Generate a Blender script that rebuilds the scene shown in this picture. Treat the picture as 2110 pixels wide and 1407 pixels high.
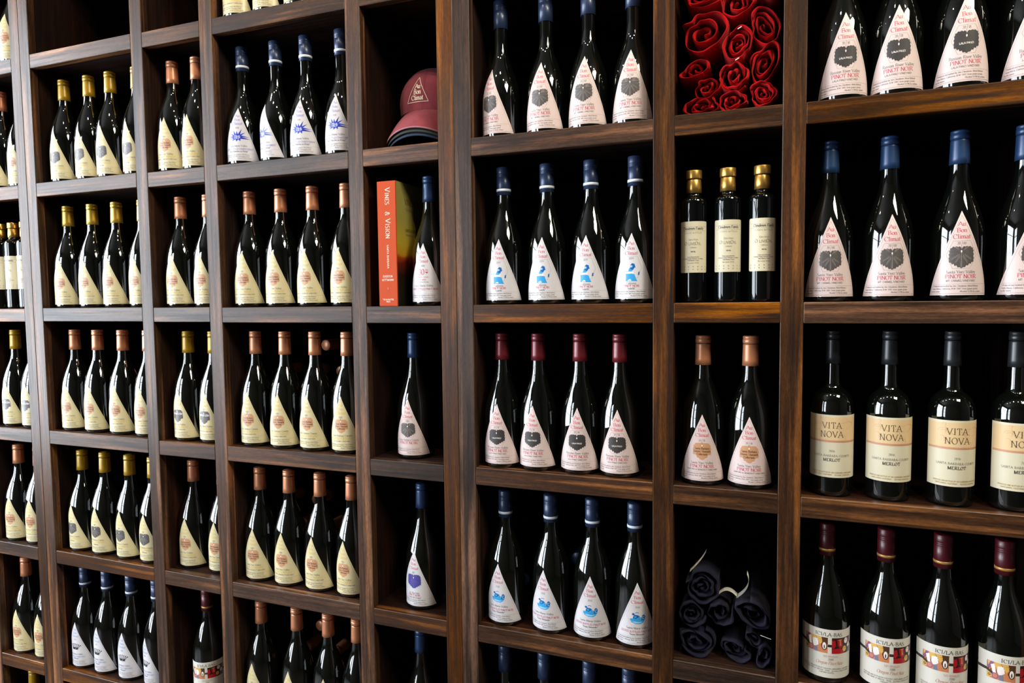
import bpy, bmesh, math, random
from math import sin, cos, pi, radians, atan2, sqrt
from mathutils import Vector, Matrix
for _o in list(bpy.data.objects): bpy.data.objects.remove(_o, do_unlink=True)
SC = bpy.context.scene
COL = SC.collection

# ------------------------------------------------------------------ camera
cam_d = bpy.data.cameras.new('camera'); cam = bpy.data.objects.new('camera', cam_d); COL.objects.link(cam)
cam_d.sensor_fit = 'HORIZONTAL'; cam_d.sensor_width = 36.0
cam_d.lens = 36.0 * 1409.85 / 2110.0
cam_d.clip_start = 0.05
CR = Vector((0.93256213, 0.36082651, -0.01149334)); CU = Vector((-0.01158357, 0.06172786, 0.9980258)); CF = Vector((-0.36082363, 0.93058793, -0.06174473))
CP = Vector((1.31881418, -1.36013829, 0.05060809))
cam.matrix_world = Matrix(((CR.x, CU.x, -CF.x, CP.x), (CR.y, CU.y, -CF.y, CP.y), (CR.z, CU.z, -CF.z, CP.z), (0, 0, 0, 1)))
SC.camera = cam

# ------------------------------------------------------------------ light and exposure
SC.view_settings.view_transform = 'Standard'; SC.view_settings.look = 'None'
SC.view_settings.exposure = 0.0; SC.view_settings.gamma = 1.0; SC.view_settings.use_curve_mapping = False
W = bpy.data.worlds.new('world'); SC.world = W; W.use_nodes = True
W.node_tree.nodes['Background'].inputs[0].default_value = (0.55, 0.68, 0.9, 1)
W.node_tree.nodes['Background'].inputs[1].default_value = 0.4

def aim(o, target):
    o.rotation_euler = (Vector(target) - o.location).to_track_quat('-Z', 'Y').to_euler()
def area(name, loc, target, sx, sy, power, color):
    d = bpy.data.lights.new(name, 'AREA'); d.shape = 'RECTANGLE'; d.size = sx; d.size_y = sy; d.energy = power; d.color = color
    o = bpy.data.objects.new(name, d); COL.objects.link(o); o.location = loc; aim(o, target); return o
def spot(name, loc, target, power, color, ang=95, rad=0.03):
    d = bpy.data.lights.new(name, 'SPOT'); d.energy = power; d.color = color; d.spot_size = radians(ang); d.spot_blend = 0.6; d.shadow_soft_size = rad
    o = bpy.data.objects.new(name, d); COL.objects.link(o); o.location = loc; aim(o, target); return o
DAY = (0.84, 0.92, 1.0); WARM = (1.0, 0.84, 0.64)
RX0, RX1, RY0, RY1 = -2.6, 4.4, -3.6, 0.50        # room: left, right, front (behind the camera), back
FZ, CZ = -1.46, 2.2
WZ0, WZ1 = -0.80, 1.70                             # window sill and head
LWIN = (-2.95, -0.35); FWIN = (-2.50, -1.40)       # left-wall window (y range), front-wall window (x range)
DAYL = 16.0                                        # radiance of the daylight seen through the panes
for y0, y1 in ((-2.95, -2.08), (-2.08, -1.22), (-1.22, -0.35)):
    area('daylight_window', (RX0 - 0.12, (y0 + y1) / 2, (WZ0 + WZ1) / 2), (RX0 + 1, (y0 + y1) / 2, (WZ0 + WZ1) / 2), y1 - y0 - .02, WZ1 - WZ0, DAYL * pi * (y1 - y0) * (WZ1 - WZ0), DAY)
for x0, x1 in ((-2.50, -1.95), (-1.95, -1.40)):
    area('daylight_window', ((x0 + x1) / 2, RY0 - 0.12, (WZ0 + WZ1) / 2), ((x0 + x1) / 2, RY0 + 1, (WZ0 + WZ1) / 2), x1 - x0 - .02, WZ1 - WZ0, DAYL * pi * (x1 - x0) * (WZ1 - WZ0), DAY)
area('ceiling_panel_lamp', (2.75, -1.25, 2.1), (1.6, -0.5, 0.2), 0.75, 0.75, 80, (1.0, 0.95, 0.78)).rotation_euler.rotate_axis('Z', pi / 4)
for _x, _y in ((-0.75, -1.0), (0.15, -1.15), (1.0, -1.0), (1.75, -1.2), (2.4, -0.95)):
    spot('track_spot_lamp', (_x, _y, 2.1), (_x * 0.85 + 0.05, 0, 0.0), 36, WARM)

# ------------------------------------------------------------------ helpers
def mat(name, color, rough=0.5, metal=0.0, spec=0.5, coat=0.0, sheen=0.0):
    m = bpy.data.materials.new(name); m.use_nodes = True
    b = m.node_tree.nodes['Principled BSDF']
    b.inputs['Base Color'].default_value = (*color, 1); b.inputs['Roughness'].default_value = rough
    b.inputs['Metallic'].default_value = metal; b.inputs['Specular IOR Level'].default_value = spec
    b.inputs['Coat Weight'].default_value = coat
    if sheen: b.inputs['Sheen Weight'].default_value = sheen
    return m
def N(m, t, **kw):
    n = m.node_tree.nodes.new(t)
    for k, v in kw.items(): setattr(n, k, v)
    return n
def L(m, a, b): m.node_tree.links.new(a, b)
def srgb(r, g, b):
    f = lambda c: ((c / 255) / 12.92 if c / 255 <= 0.04045 else ((c / 255 + 0.055) / 1.055) ** 2.4)
    return (f(r), f(g), f(b))
def mesh_obj(name, me, parent=None, loc=(0, 0, 0)):
    o = bpy.data.objects.new(name, me); COL.objects.link(o); o.location = loc
    if parent: o.parent = parent
    return o
def from_bm(name, bm, mats, smooth=False):
    me = bpy.data.meshes.new(name)
    bmesh.ops.recalc_face_normals(bm, faces=bm.faces)
    bm.to_mesh(me); bm.free()
    for x in (mats if isinstance(mats, (list, tuple)) else [mats]): me.materials.append(x)
    if smooth:
        for p in me.polygons: p.use_smooth = True
    return me
def thing(name, label, cat, loc=(0, 0, 0), rz=0, group=None):
    o = bpy.data.objects.new(name, None); COL.objects.link(o); o.location = loc; o.rotation_euler = (0, 0, rz)
    o.empty_display_size = 0.05
    o['label'] = label; o['category'] = cat
    if group: o['group'] = group
    return o
def struct(name, me, loc=(0, 0, 0)):
    o = mesh_obj(name, me, None, loc); o['kind'] = 'structure'; return o
def box_bm(x0, x1, y0, y1, z0, z1, bev=0.0, bm=None):
    b = bmesh.new()
    bmesh.ops.create_cube(b, size=1.0, matrix=Matrix.Translation(((x0 + x1) / 2, (y0 + y1) / 2, (z0 + z1) / 2)) @ Matrix.Diagonal((x1 - x0, y1 - y0, z1 - z0, 1)))
    if bev: bmesh.ops.bevel(b, geom=b.edges[:], offset=bev, segments=2, affect='EDGES')
    return b

# ------------------------------------------------------------------ materials
def wood_material(name, dark, mid, streak, rough, saw=1.0, spec=0.5, sawcol=0.08, along=3.0):
    m = mat(name, mid, rough, spec=spec); b = m.node_tree.nodes['Principled BSDF']
    tc = N(m, 'ShaderNodeTexCoord'); oi = N(m, 'ShaderNodeObjectInfo')
    sc = N(m, 'ShaderNodeVectorMath', operation='SCALE'); sc.inputs[0].default_value = (13.1, 7.7, 5.3); L(m, oi.outputs['Random'], sc.inputs['Scale'])
    ad = N(m, 'ShaderNodeVectorMath', operation='ADD'); L(m, tc.outputs['Object'], ad.inputs[0]); L(m, sc.outputs[0], ad.inputs[1])
    mp = N(m, 'ShaderNodeMapping'); mp.inputs['Scale'].default_value = (along + 1, 150, 150); L(m, ad.outputs[0], mp.inputs[0])
    n1 = N(m, 'ShaderNodeTexNoise'); n1.inputs['Scale'].default_value = 1.0; n1.inputs['Detail'].default_value = 5; n1.inputs['Roughness'].default_value = 0.6; L(m, mp.outputs[0], n1.inputs['Vector'])
    r1 = N(m, 'ShaderNodeValToRGB'); L(m, n1.outputs['Fac'], r1.inputs[0])
    r1.color_ramp.elements[0].position = 0.34; r1.color_ramp.elements[0].color = (*dark, 1)
    r1.color_ramp.elements[1].position = 0.64; r1.color_ramp.elements[1].color = (*mid, 1)
    mp2 = N(m, 'ShaderNodeMapping'); mp2.inputs['Scale'].default_value = (2.6, 62, 62); L(m, ad.outputs[0], mp2.inputs[0])
    n2 = N(m, 'ShaderNodeTexNoise'); n2.inputs['Scale'].default_value = 1.0; n2.inputs['Detail'].default_value = 4; L(m, mp2.outputs[0], n2.inputs['Vector'])
    r2 = N(m, 'ShaderNodeValToRGB'); L(m, n2.outputs['Fac'], r2.inputs[0])
    r2.color_ramp.elements[0].position = 0.52; r2.color_ramp.elements[0].color = (0, 0, 0, 1)
    r2.color_ramp.elements[1].position = 0.70; r2.color_ramp.elements[1].color = (1, 1, 1, 1)
    mx = N(m, 'ShaderNodeMix', data_type='RGBA'); L(m, r2.outputs[0], mx.inputs[0]); L(m, r1.outputs[0], mx.inputs[6]); mx.inputs[7].default_value = (*streak, 1)
    # dark blotches of stain
    n4 = N(m, 'ShaderNodeTexNoise'); n4.inputs['Scale'].default_value = 1.0; n4.inputs['Detail'].default_value = 4; mp4 = N(m, 'ShaderNodeMapping'); mp4.inputs['Scale'].default_value = (4.5, 22, 22); L(m, ad.outputs[0], mp4.inputs[0]); L(m, mp4.outputs[0], n4.inputs['Vector'])
    r4 = N(m, 'ShaderNodeValToRGB'); L(m, n4.outputs['Fac'], r4.inputs[0])
    r4.color_ramp.elements[0].position = 0.33; r4.color_ramp.elements[0].color = (0.35, 0.35, 0.36, 1)
    r4.color_ramp.elements[1].position = 0.6; r4.color_ramp.elements[1].color = (1, 1, 1, 1)
    ml = N(m, 'ShaderNodeMix', data_type='RGBA', blend_type='MULTIPLY'); ml.inputs[0].default_value = 0.8; L(m, mx.outputs[2], ml.inputs[6]); L(m, r4.outputs[0], ml.inputs[7])
    # bandsaw marks: fine slanting ridges
    rot = N(m, 'ShaderNodeMapping'); rot.inputs['Rotation'].default_value = (0, radians(-24), 0); L(m, ad.outputs[0], rot.inputs[0])
    wv = N(m, 'ShaderNodeTexWave', wave_type='BANDS', bands_direction='X'); wv.inputs['Scale'].default_value = 120; wv.inputs['Distortion'].default_value = 0.9; wv.inputs['Detail'].default_value = 2; wv.inputs['Detail Scale'].default_value = 1.2
    L(m, rot.outputs[0], wv.inputs['Vector'])
    n3 = N(m, 'ShaderNodeTexNoise'); n3.inputs['Scale'].default_value = 300; n3.inputs['Detail'].default_value = 2; L(m, ad.outputs[0], n3.inputs['Vector'])
    mr = N(m, 'ShaderNodeMapRange'); L(m, wv.outputs['Fac'], mr.inputs[0]); mr.inputs[3].default_value = 1 - sawcol; mr.inputs[4].default_value = 1 + sawcol * 0.4
    m3 = N(m, 'ShaderNodeMix', data_type='RGBA', blend_type='MULTIPLY'); m3.inputs[0].default_value = 1.0; L(m, ml.outputs[2], m3.inputs[6]); L(m, mr.outputs[0], m3.inputs[7])
    mp5 = N(m, 'ShaderNodeMapping'); mp5.inputs['Scale'].default_value = (70, 520, 520); L(m, ad.outputs[0], mp5.inputs[0])
    n5 = N(m, 'ShaderNodeTexNoise'); n5.inputs['Scale'].default_value = 1.0; n5.inputs['Detail'].default_value = 4; n5.inputs['Roughness'].default_value = 0.7; L(m, mp5.outputs[0], n5.inputs['Vector'])
    r5 = N(m, 'ShaderNodeMapRange'); L(m, n5.outputs['Fac'], r5.inputs[0]); r5.inputs[1].default_value = .3; r5.inputs[2].default_value = .7; r5.inputs[3].default_value = .55; r5.inputs[4].default_value = 1.35
    m5 = N(m, 'ShaderNodeMix', data_type='RGBA', blend_type='MULTIPLY'); m5.inputs[0].default_value = 1.0; L(m, m3.outputs[2], m5.inputs[6]); L(m, r5.outputs[0], m5.inputs[7]); m3 = m5
    rv = N(m, 'ShaderNodeMapRange'); L(m, n1.outputs['Fac'], rv.inputs[0]); rv.inputs[1].default_value = .3; rv.inputs[2].default_value = .7; rv.inputs[3].default_value = rough + .12; rv.inputs[4].default_value = rough - .10; L(m, rv.outputs[0], b.inputs['Roughness'])
    hv = N(m, 'ShaderNodeHueSaturation'); L(m, m3.outputs[2], hv.inputs['Color'])
    mv = N(m, 'ShaderNodeMapRange'); L(m, oi.outputs['Random'], mv.inputs[0]); mv.inputs[3].default_value = 0.72; mv.inputs[4].default_value = 1.35; L(m, mv.outputs[0], hv.inputs['Value'])
    rr = N(m, 'ShaderNodeMath', operation='FRACT'); r9 = N(m, 'ShaderNodeMath', operation='MULTIPLY'); r9.inputs[1].default_value = 7.31; L(m, oi.outputs['Random'], r9.inputs[0]); L(m, r9.outputs[0], rr.inputs[0])
    ms = N(m, 'ShaderNodeMapRange'); L(m, rr.outputs[0], ms.inputs[0]); ms.inputs[3].default_value = 0.75; ms.inputs[4].default_value = 1.15; L(m, ms.outputs[0], hv.inputs['Saturation'])
    L(m, hv.outputs[0], b.inputs['Base Color'])
    su = N(m, 'ShaderNodeMath', operation='MULTIPLY_ADD'); L(m, n3.outputs['Fac'], su.inputs[0]); su.inputs[1].default_value = 0.5; wm = N(m, 'ShaderNodeMath', operation='MULTIPLY'); L(m, wv.outputs['Fac'], wm.inputs[0]); L(m, r4.outputs[0], wm.inputs[1]); wm2 = N(m, 'ShaderNodeMath', operation='MULTIPLY'); L(m, wm.outputs[0], wm2.inputs[0]); wm2.inputs[1].default_value = 0.55; L(m, wm2.outputs[0], su.inputs[2])
    su2 = N(m, 'ShaderNodeMath', operation='ADD'); L(m, su.outputs[0], su2.inputs[0]); L(m, n1.outputs['Fac'], su2.inputs[1])
    bp = N(m, 'ShaderNodeBump'); bp.inputs['Strength'].default_value = 0.10 * saw; bp.inputs['Distance'].default_value = 0.0007; L(m, su2.outputs[0], bp.inputs['Height'])
    L(m, bp.outputs[0], b.inputs['Normal'])
    return m
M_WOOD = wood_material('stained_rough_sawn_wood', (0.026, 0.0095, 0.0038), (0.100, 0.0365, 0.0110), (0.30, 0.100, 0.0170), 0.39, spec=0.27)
_b = M_WOOD.node_tree.nodes['Principled BSDF']; _b.inputs['Coat Weight'].default_value = 0.10; _b.inputs['Coat Roughness'].default_value = 0.30
M_EDGE = wood_material('worn_wood_edge', (0.05, 0.020, 0.007), (0.14, 0.060, 0.021), (0.28, 0.12, 0.035), 0.5, saw=0.3, sawcol=0.05)
M_WOODIN = wood_material('shade_darkened_stained_panel', (0.010, 0.0030, 0.0015), (0.026, 0.0075, 0.0034), (0.042, 0.0120, 0.0045), 0.55, saw=0.3, spec=0.25, sawcol=0.06)  # stained ply; the deep shade inside the cubbies is also put into its colour
M_GLASS = mat('dark_wine_glass', (0.0022, 0.0028, 0.0022), 0.03, spec=1.0); M_GLASS.node_tree.nodes['Principled BSDF'].inputs['IOR'].default_value = 1.56
M_OILGLASS = mat('dark_oil_glass', (0.002, 0.0028, 0.003), 0.03, spec=0.6)
M_CREAM = mat('cream_label_paper', srgb(216, 203, 160), 0.42, spec=0.45)
M_PINK = mat('blush_label_paper', srgb(220, 200, 197), 0.42, spec=0.45)
M_WHITE = mat('white_label_paper', srgb(216, 212, 216), 0.42, spec=0.45)
M_IVORY = mat('ivory_label_paper', srgb(218, 210, 184), 0.45, spec=0.4)
M_OILPAPER = mat('oil_label_paper', srgb(218, 209, 182), 0.45, spec=0.4)
def ink(name, rgb, rough=0.45):
    m = mat('ink_' + name, srgb(*rgb), rough, spec=0.4); b = m.node_tree.nodes['Principled BSDF']; b.inputs['Coat Weight'].default_value = .2; b.inputs['Coat Roughness'].default_value = .22; return m
def glossy(m, w=.2, r=.22):
    b = m.node_tree.nodes['Principled BSDF']; b.inputs['Coat Weight'].default_value = w; b.inputs['Coat Roughness'].default_value = r; return m
for _m in (M_CREAM, M_PINK, M_WHITE, M_IVORY, M_OILPAPER): glossy(_m)
I_RED = ink('red', (196, 58, 88)); I_GREY = ink('grey', (112, 106, 106)); I_DARK = ink('dark', (52, 46, 44)); I_LEAF = ink('leaf_grey', (84, 78, 76))
I_GOLD = ink('gold', (216, 186, 96)); I_OCHRE = ink('ochre', (176, 140, 70)); I_COPPER = ink('copper', (200, 150, 112)); I_BLUE = ink('blue', (28, 62, 190)); I_NAVY = ink('navy', (30, 30, 120))
I_LAV = ink('lavender', (128, 124, 190)); I_SKY = ink('sky_blue', (52, 160, 222)); I_DEEP = ink('deep_sky', (22, 96, 168)); I_PALE = ink('pale_sky', (150, 205, 238))
I_PURP = ink('purple', (78, 70, 150)); I_VEIN = ink('leaf_vein', (196, 188, 184)); I_BLACK = ink('black', (16, 16, 18)); I_LBLUE = ink('light_blue', (120, 160, 205)); I_TAN = ink('tan', (226, 196, 150)); I_ROSE = ink('rose', (206, 128, 110))
I_PAPERW = ink('reserved_white', (246, 240, 236)); I_PINKLINE = ink('pink_line', (226, 176, 180)); I_TEXT = ink('faint_text', (120, 112, 108)); I_BROWN = ink('brown', (84, 54, 36))
I_YEL = ink('collage_yellow', (222, 176, 92)); I_SKIN = ink('collage_orange', (206, 130, 88)); I_CRIM = ink('collage_crimson', (176, 24, 34)); I_VIOL = ink('collage_violet', (140, 92, 128)); I_BLUEG = ink('collage_greyblue', (120, 124, 150))
M_COPPER = mat('copper_foil', srgb(212, 138, 96), 0.42, metal=0.35, spec=0.5)
M_YELLOW = mat('mustard_foil', srgb(180, 138, 14), 0.40, metal=0.2, spec=0.5)
M_GOLD = mat('gold_foil', srgb(214, 172, 62), 0.36, metal=0.55, spec=0.5)
M_BRASS = mat('gold_stopper', srgb(222, 176, 92), 0.3, metal=0.85, spec=0.5)
M_BLUECAP = mat('blue_foil', srgb(34, 64, 106), 0.42, metal=0.25, spec=0.5)
M_NAVYCAP = mat('navy_screwcap', srgb(42, 58, 90), 0.42, metal=0.2, spec=0.5)
M_BAND = mat('white_cap_band', srgb(226, 230, 240), 0.5)
M_REDCAP = mat('dark_red_foil', srgb(112, 26, 36), 0.40, metal=0.2, spec=0.5)
M_WINECAP = mat('burgundy_foil', srgb(84, 16, 26), 0.42, metal=0.1, spec=0.5)
M_GOLDBAND = mat('gold_cap_band', srgb(206, 158, 84), 0.4, metal=0.4)
M_BLACKCAP = mat('black_foil', srgb(34, 36, 40), 0.42, spec=0.5)
for _m in (M_COPPER, M_YELLOW, M_GOLD, M_BLUECAP, M_NAVYCAP, M_REDCAP, M_WINECAP, M_BLACKCAP): glossy(_m, .5, .24)
def cloth(name, rgb, scale=900):
    m = mat(name, srgb(*rgb), 0.9, spec=0.08, sheen=0.06); b = m.node_tree.nodes['Principled BSDF']
    tc = N(m, 'ShaderNodeTexCoord'); n = N(m, 'ShaderNodeTexNoise'); n.inputs['Scale'].default_value = scale; n.inputs['Detail'].default_value = 2; L(m, tc.outputs['Object'], n.inputs['Vector'])
    n2 = N(m, 'ShaderNodeTexNoise'); n2.inputs['Scale'].default_value = 45; n2.inputs['Detail'].default_value = 3; L(m, tc.outputs['Object'], n2.inputs['Vector'])
    mr = N(m, 'ShaderNodeMapRange'); L(m, n2.outputs['Fac'], mr.inputs[0]); mr.inputs[3].default_value = 0.72; mr.inputs[4].default_value = 1.25
    mx = N(m, 'ShaderNodeMix', data_type='RGBA', blend_type='MULTIPLY'); mx.inputs[0].default_value = 1; mx.inputs[6].default_value = (*srgb(*rgb), 1); L(m, mr.outputs[0], mx.inputs[7]); L(m, mx.outputs[2], b.inputs['Base Color'])
    bp = N(m, 'ShaderNodeBump'); bp.inputs['Strength'].default_value = 0.35; bp.inputs['Distance'].default_value = 0.0008; L(m, n.outputs['Fac'], bp.inputs['Height']); L(m, bp.outputs[0], b.inputs['Normal'])
    return m
M_REDCLOTH = cloth('red_jersey', (172, 7, 11)); M_NAVYCLOTH = cloth('navy_jersey', (28, 27, 44))
M_CAPCLOTH = cloth('faded_maroon_twill', (136, 62, 70), 700); M_OLIVECLOTH = cloth('charcoal_twill', (64, 68, 62), 700); M_NAVYTWILL = cloth('navy_twill', (54, 66, 86), 700)
M_CAPEDGE = cloth('faded_maroon_edge', (176, 120, 128), 700); M_THREAD = mat('cream_thread', srgb(236, 222, 196), 0.7)
M_TAG = mat('white_paper_tag', srgb(236, 232, 220), 0.6)
M_PIN = mat('clear_tag_pin', srgb(240, 240, 245), 0.2)

# ------------------------------------------------------------------ the room (mostly outside the frame; it bounces the light)
def plain(name, rgb, rough=0.7):
    m = mat(name, srgb(*rgb), rough); b = m.node_tree.nodes['Principled BSDF']
    tc = N(m, 'ShaderNodeTexCoord'); n = N(m, 'ShaderNodeTexNoise'); n.inputs['Scale'].default_value = 3; n.inputs['Detail'].default_value = 4; L(m, tc.outputs['Object'], n.inputs['Vector'])
    mr = N(m, 'ShaderNodeMapRange'); L(m, n.outputs['Fac'], mr.inputs[0]); mr.inputs[3].default_value = 0.85; mr.inputs[4].default_value = 1.1
    mx = N(m, 'ShaderNodeMix', data_type='RGBA', blend_type='MULTIPLY'); mx.inputs[0].default_value = 1; mx.inputs[6].default_value = (*srgb(*rgb), 1); L(m, mr.outputs[0], mx.inputs[7]); L(m, mx.outputs[2], b.inputs['Base Color'])
    return m
M_PLASTER = plain('room_plaster', (62, 54, 48)); M_FLOOR = plain('concrete_floor', (52, 46, 42), 0.5); M_CEIL = plain('ceiling_paint', (92, 88, 82)); M_FRAME = plain('window_frame_paint', (60, 52, 46))
struct('floor', from_bm('floor', box_bm(RX0 - .2, RX1 + .2, RY0 - .2, RY1 + .2, FZ - .1, FZ), M_FLOOR))
struct('ceiling', from_bm('ceiling', box_bm(RX0 - .2, RX1 + .2, RY0 - .2, RY1 + .2, CZ, CZ + .1), M_CEIL))
struct('wall_back', from_bm('wall_back', box_bm(RX0 - .2, RX1 + .2, RY1, RY1 + .1, FZ, CZ), M_PLASTER))
struct('wall_right', from_bm('wall_right', box_bm(RX1, RX1 + .1, RY0, RY1, FZ, CZ), M_PLASTER))
def wall_with_window(name, ax, base, a0, a1, w0, w1):
    b = bmesh.new()
    for (p0, p1, z0, z1) in ((a0, w0, FZ, CZ), (w1, a1, FZ, CZ), (w0, w1, FZ, WZ0), (w0, w1, WZ1, CZ)):
        c = (base - .1, (p0 + p1) / 2) if ax == 'x' else ((p0 + p1) / 2, base - .1); d = (.2, p1 - p0) if ax == 'x' else (p1 - p0, .2)
        bmesh.ops.create_cube(b, size=1, matrix=Matrix.Translation((c[0], c[1], (z0 + z1) / 2)) @ Matrix.Diagonal((d[0], d[1], z1 - z0, 1)))
    struct(name, from_bm(name, b, M_PLASTER))
def window(name, ax, base, w0, w1, n):
    b = bmesh.new(); bars = [(w0, w1, WZ0, WZ0 + .05), (w0, w1, WZ1 - .05, WZ1), (w0, w1, .93, .97), (w0, w1, .05, .08)]
    for i in range(n + 1):
        c = w0 + (w1 - w0) * i / n; h = .035 if 0 < i < n else .03
        bars.append((max(w0, c - h), min(w1, c + h), WZ0, WZ1))
        if i < n: m_ = c + (w1 - w0) / n / 2; bars.append((m_ - .012, m_ + .012, WZ0, WZ1))
    for (p0, p1, z0, z1) in bars:
        c = (base - .04, (p0 + p1) / 2) if ax == 'x' else ((p0 + p1) / 2, base - .04); d = (.06, p1 - p0) if ax == 'x' else (p1 - p0, .06)
        bmesh.ops.create_cube(b, size=1, matrix=Matrix.Translation((c[0], c[1], (z0 + z1) / 2)) @ Matrix.Diagonal((d[0], d[1], z1 - z0, 1)))
    struct(name, from_bm(name, b, M_FRAME))
wall_with_window('wall_left', 'x', RX0, RY0, RY1, *LWIN); window('window_1', 'x', RX0, *LWIN, 3)
wall_with_window('wall_front', 'y', RY0, RX0, RX1, *FWIN); window('window_2', 'y', RY0, *FWIN, 2)

# ------------------------------------------------------------------ the cubby rack
FD = 0.022            # depth of the face frame
BACK = 0.476
T = 0.0385            # rail height
PW = 0.0398           # stile width
ZN = {-2: 1.4742, -1: 1.1157, 0: .75727, 1: .3975, 2: .03926, 3: -.3205, 4: -.6785, 5: -1.037, 6: -1.3955}
RDZ = {'W1S0': 0.001, 'W1S1': 0.0003, 'N1S0': -0.0015, 'N1S1': -0.0023, 'W1S2': 0.0011, 'N1S2': -0.0001, 'W1S3': 0.002, 'N1S3': 0.0003, 'W1S4': 0.0013, 'N1S4': -0.0008, 'W2S0': -0.0027, 'W2S1': -0.0028, 'N2S0': -0.0039, 'N2S1': -0.0015, 'W2S2': -0.0013, 'N2S2': -0.0018, 'W2S3': 0.0014, 'N2S3': -0.0004, 'W2S4': 0.0004, 'N2S4': -0.0023, 'WC1S1': -0.0012, 'WC1S2': -0.0002, 'WC1S3': 0.0012, 'WC1S4': 0.0012, 'NC1S1': 0.0012, 'NC1S2': 0.0003, 'NC1S3': -0.0002, 'WC2S1': 0.0001, 'WC2S2': -0.0003, 'WC2S3': -0.0023}
def ztop(bay, k): return ZN[k] + RDZ.get('%sS%d' % (bay, k), 0.0)
BAYS = {'W0': (-1.367, -0.978), 'N0': (-0.9380, -0.7440), 'W1': (-0.6660, -0.27535), 'N1': (-0.23563, -0.04088), 'W2': (0.0, 0.3906), 'N2': (0.42968, 0.62352),
        'WC1': (0.70155, 1.09024), 'NC1': (1.13045, 1.3242), 'WC2': (1.36368, 1.7530), 'NC2': (1.7928, 1.9868)}
STILES = {'A': [(-1.4068, -1.367), (-0.978, -0.938), (-0.744, -0.7052)], 'B': [(-0.7048, -0.666), (-0.27535, -0.23563), (-0.04088, 0.0), (0.3906, 0.42968), (0.62352, 0.6624)],
          'C': [(0.6628, 0.70155), (1.09024, 1.13045), (1.3242, 1.36368), (1.7530, 1.7928), (1.9868, 2.0266)]}
UNITB = {'A': ['W0', 'N0'], 'B': ['W1', 'N1', 'W2', 'N2'], 'C': ['WC1', 'NC1', 'WC2', 'NC2']}
ULAB = {'A': 'dark-stained cubby rack section at the photo\'s left edge, left of the first double post',
        'B': 'dark-stained wooden cubby rack section standing between the two double posts',
        'C': 'brown-stained wooden cubby rack section right of the second double post, holding rolled shirts'}
ZB, ZT = -1.46, 1.4742
def board_mesh(name, ln, dp, ht, material, bev=0.0014):
    b = box_bm(0, ln, 0, dp, 0, ht)
    if not bev: return from_bm(name, b, material)
    r_ = bmesh.ops.bevel(b, geom=b.edges[:], offset=bev, segments=1, affect='EDGES')
    for f in r_['faces']: f.material_index = 1
    return from_bm(name, b, [material, M_EDGE])
cache = {}
def board(name, ln, dp, ht, material, parent, loc, upright=False, bev=0.0012):
    key = (name, round(ln, 4), round(dp, 4), round(ht, 4))
    if key not in cache: cache[key] = board_mesh(name, ln, dp, ht, material, bev)
    o = mesh_obj(name, cache[key], parent, loc)
    if upright: o.rotation_euler = (0, -pi / 2, 0)
    return o
rnd = random.Random(4)
for u in 'ABC':
    x0, x1 = STILES[u][0][0], STILES[u][-1][1]
    root = thing('cubby_rack', ULAB[u], 'shelf unit', ((x0 + x1) / 2, 0, ZB)); off = -root.location
    def P_(x, y, z): return (x + off.x, y + off.y, z + off.z)
    for (a, b) in STILES[u]:
        board('stile', ZT - ZB, FD, b - a, M_WOOD, root, P_(b, rnd.uniform(-.0006, .0003), ZB), True)
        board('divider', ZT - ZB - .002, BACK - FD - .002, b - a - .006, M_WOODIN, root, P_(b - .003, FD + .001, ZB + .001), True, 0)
    for bay in UNITB[u]:
        a, b = BAYS[bay]
        for k in range(-2, 7):
            zt = ztop(bay, k)
            board('rail', b - a - .0006, FD, T, M_WOOD, root, P_(a + .0003, rnd.uniform(-.0002, .0008), zt - T))
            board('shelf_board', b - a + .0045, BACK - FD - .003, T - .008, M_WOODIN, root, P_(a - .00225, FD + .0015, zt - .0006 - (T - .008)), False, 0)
    board('back_panel', x1 - x0 - .004, .012, ZT - ZB - .002, M_WOODIN, root, P_(x0 + .002, BACK, ZB + .001), False, 0)

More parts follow.
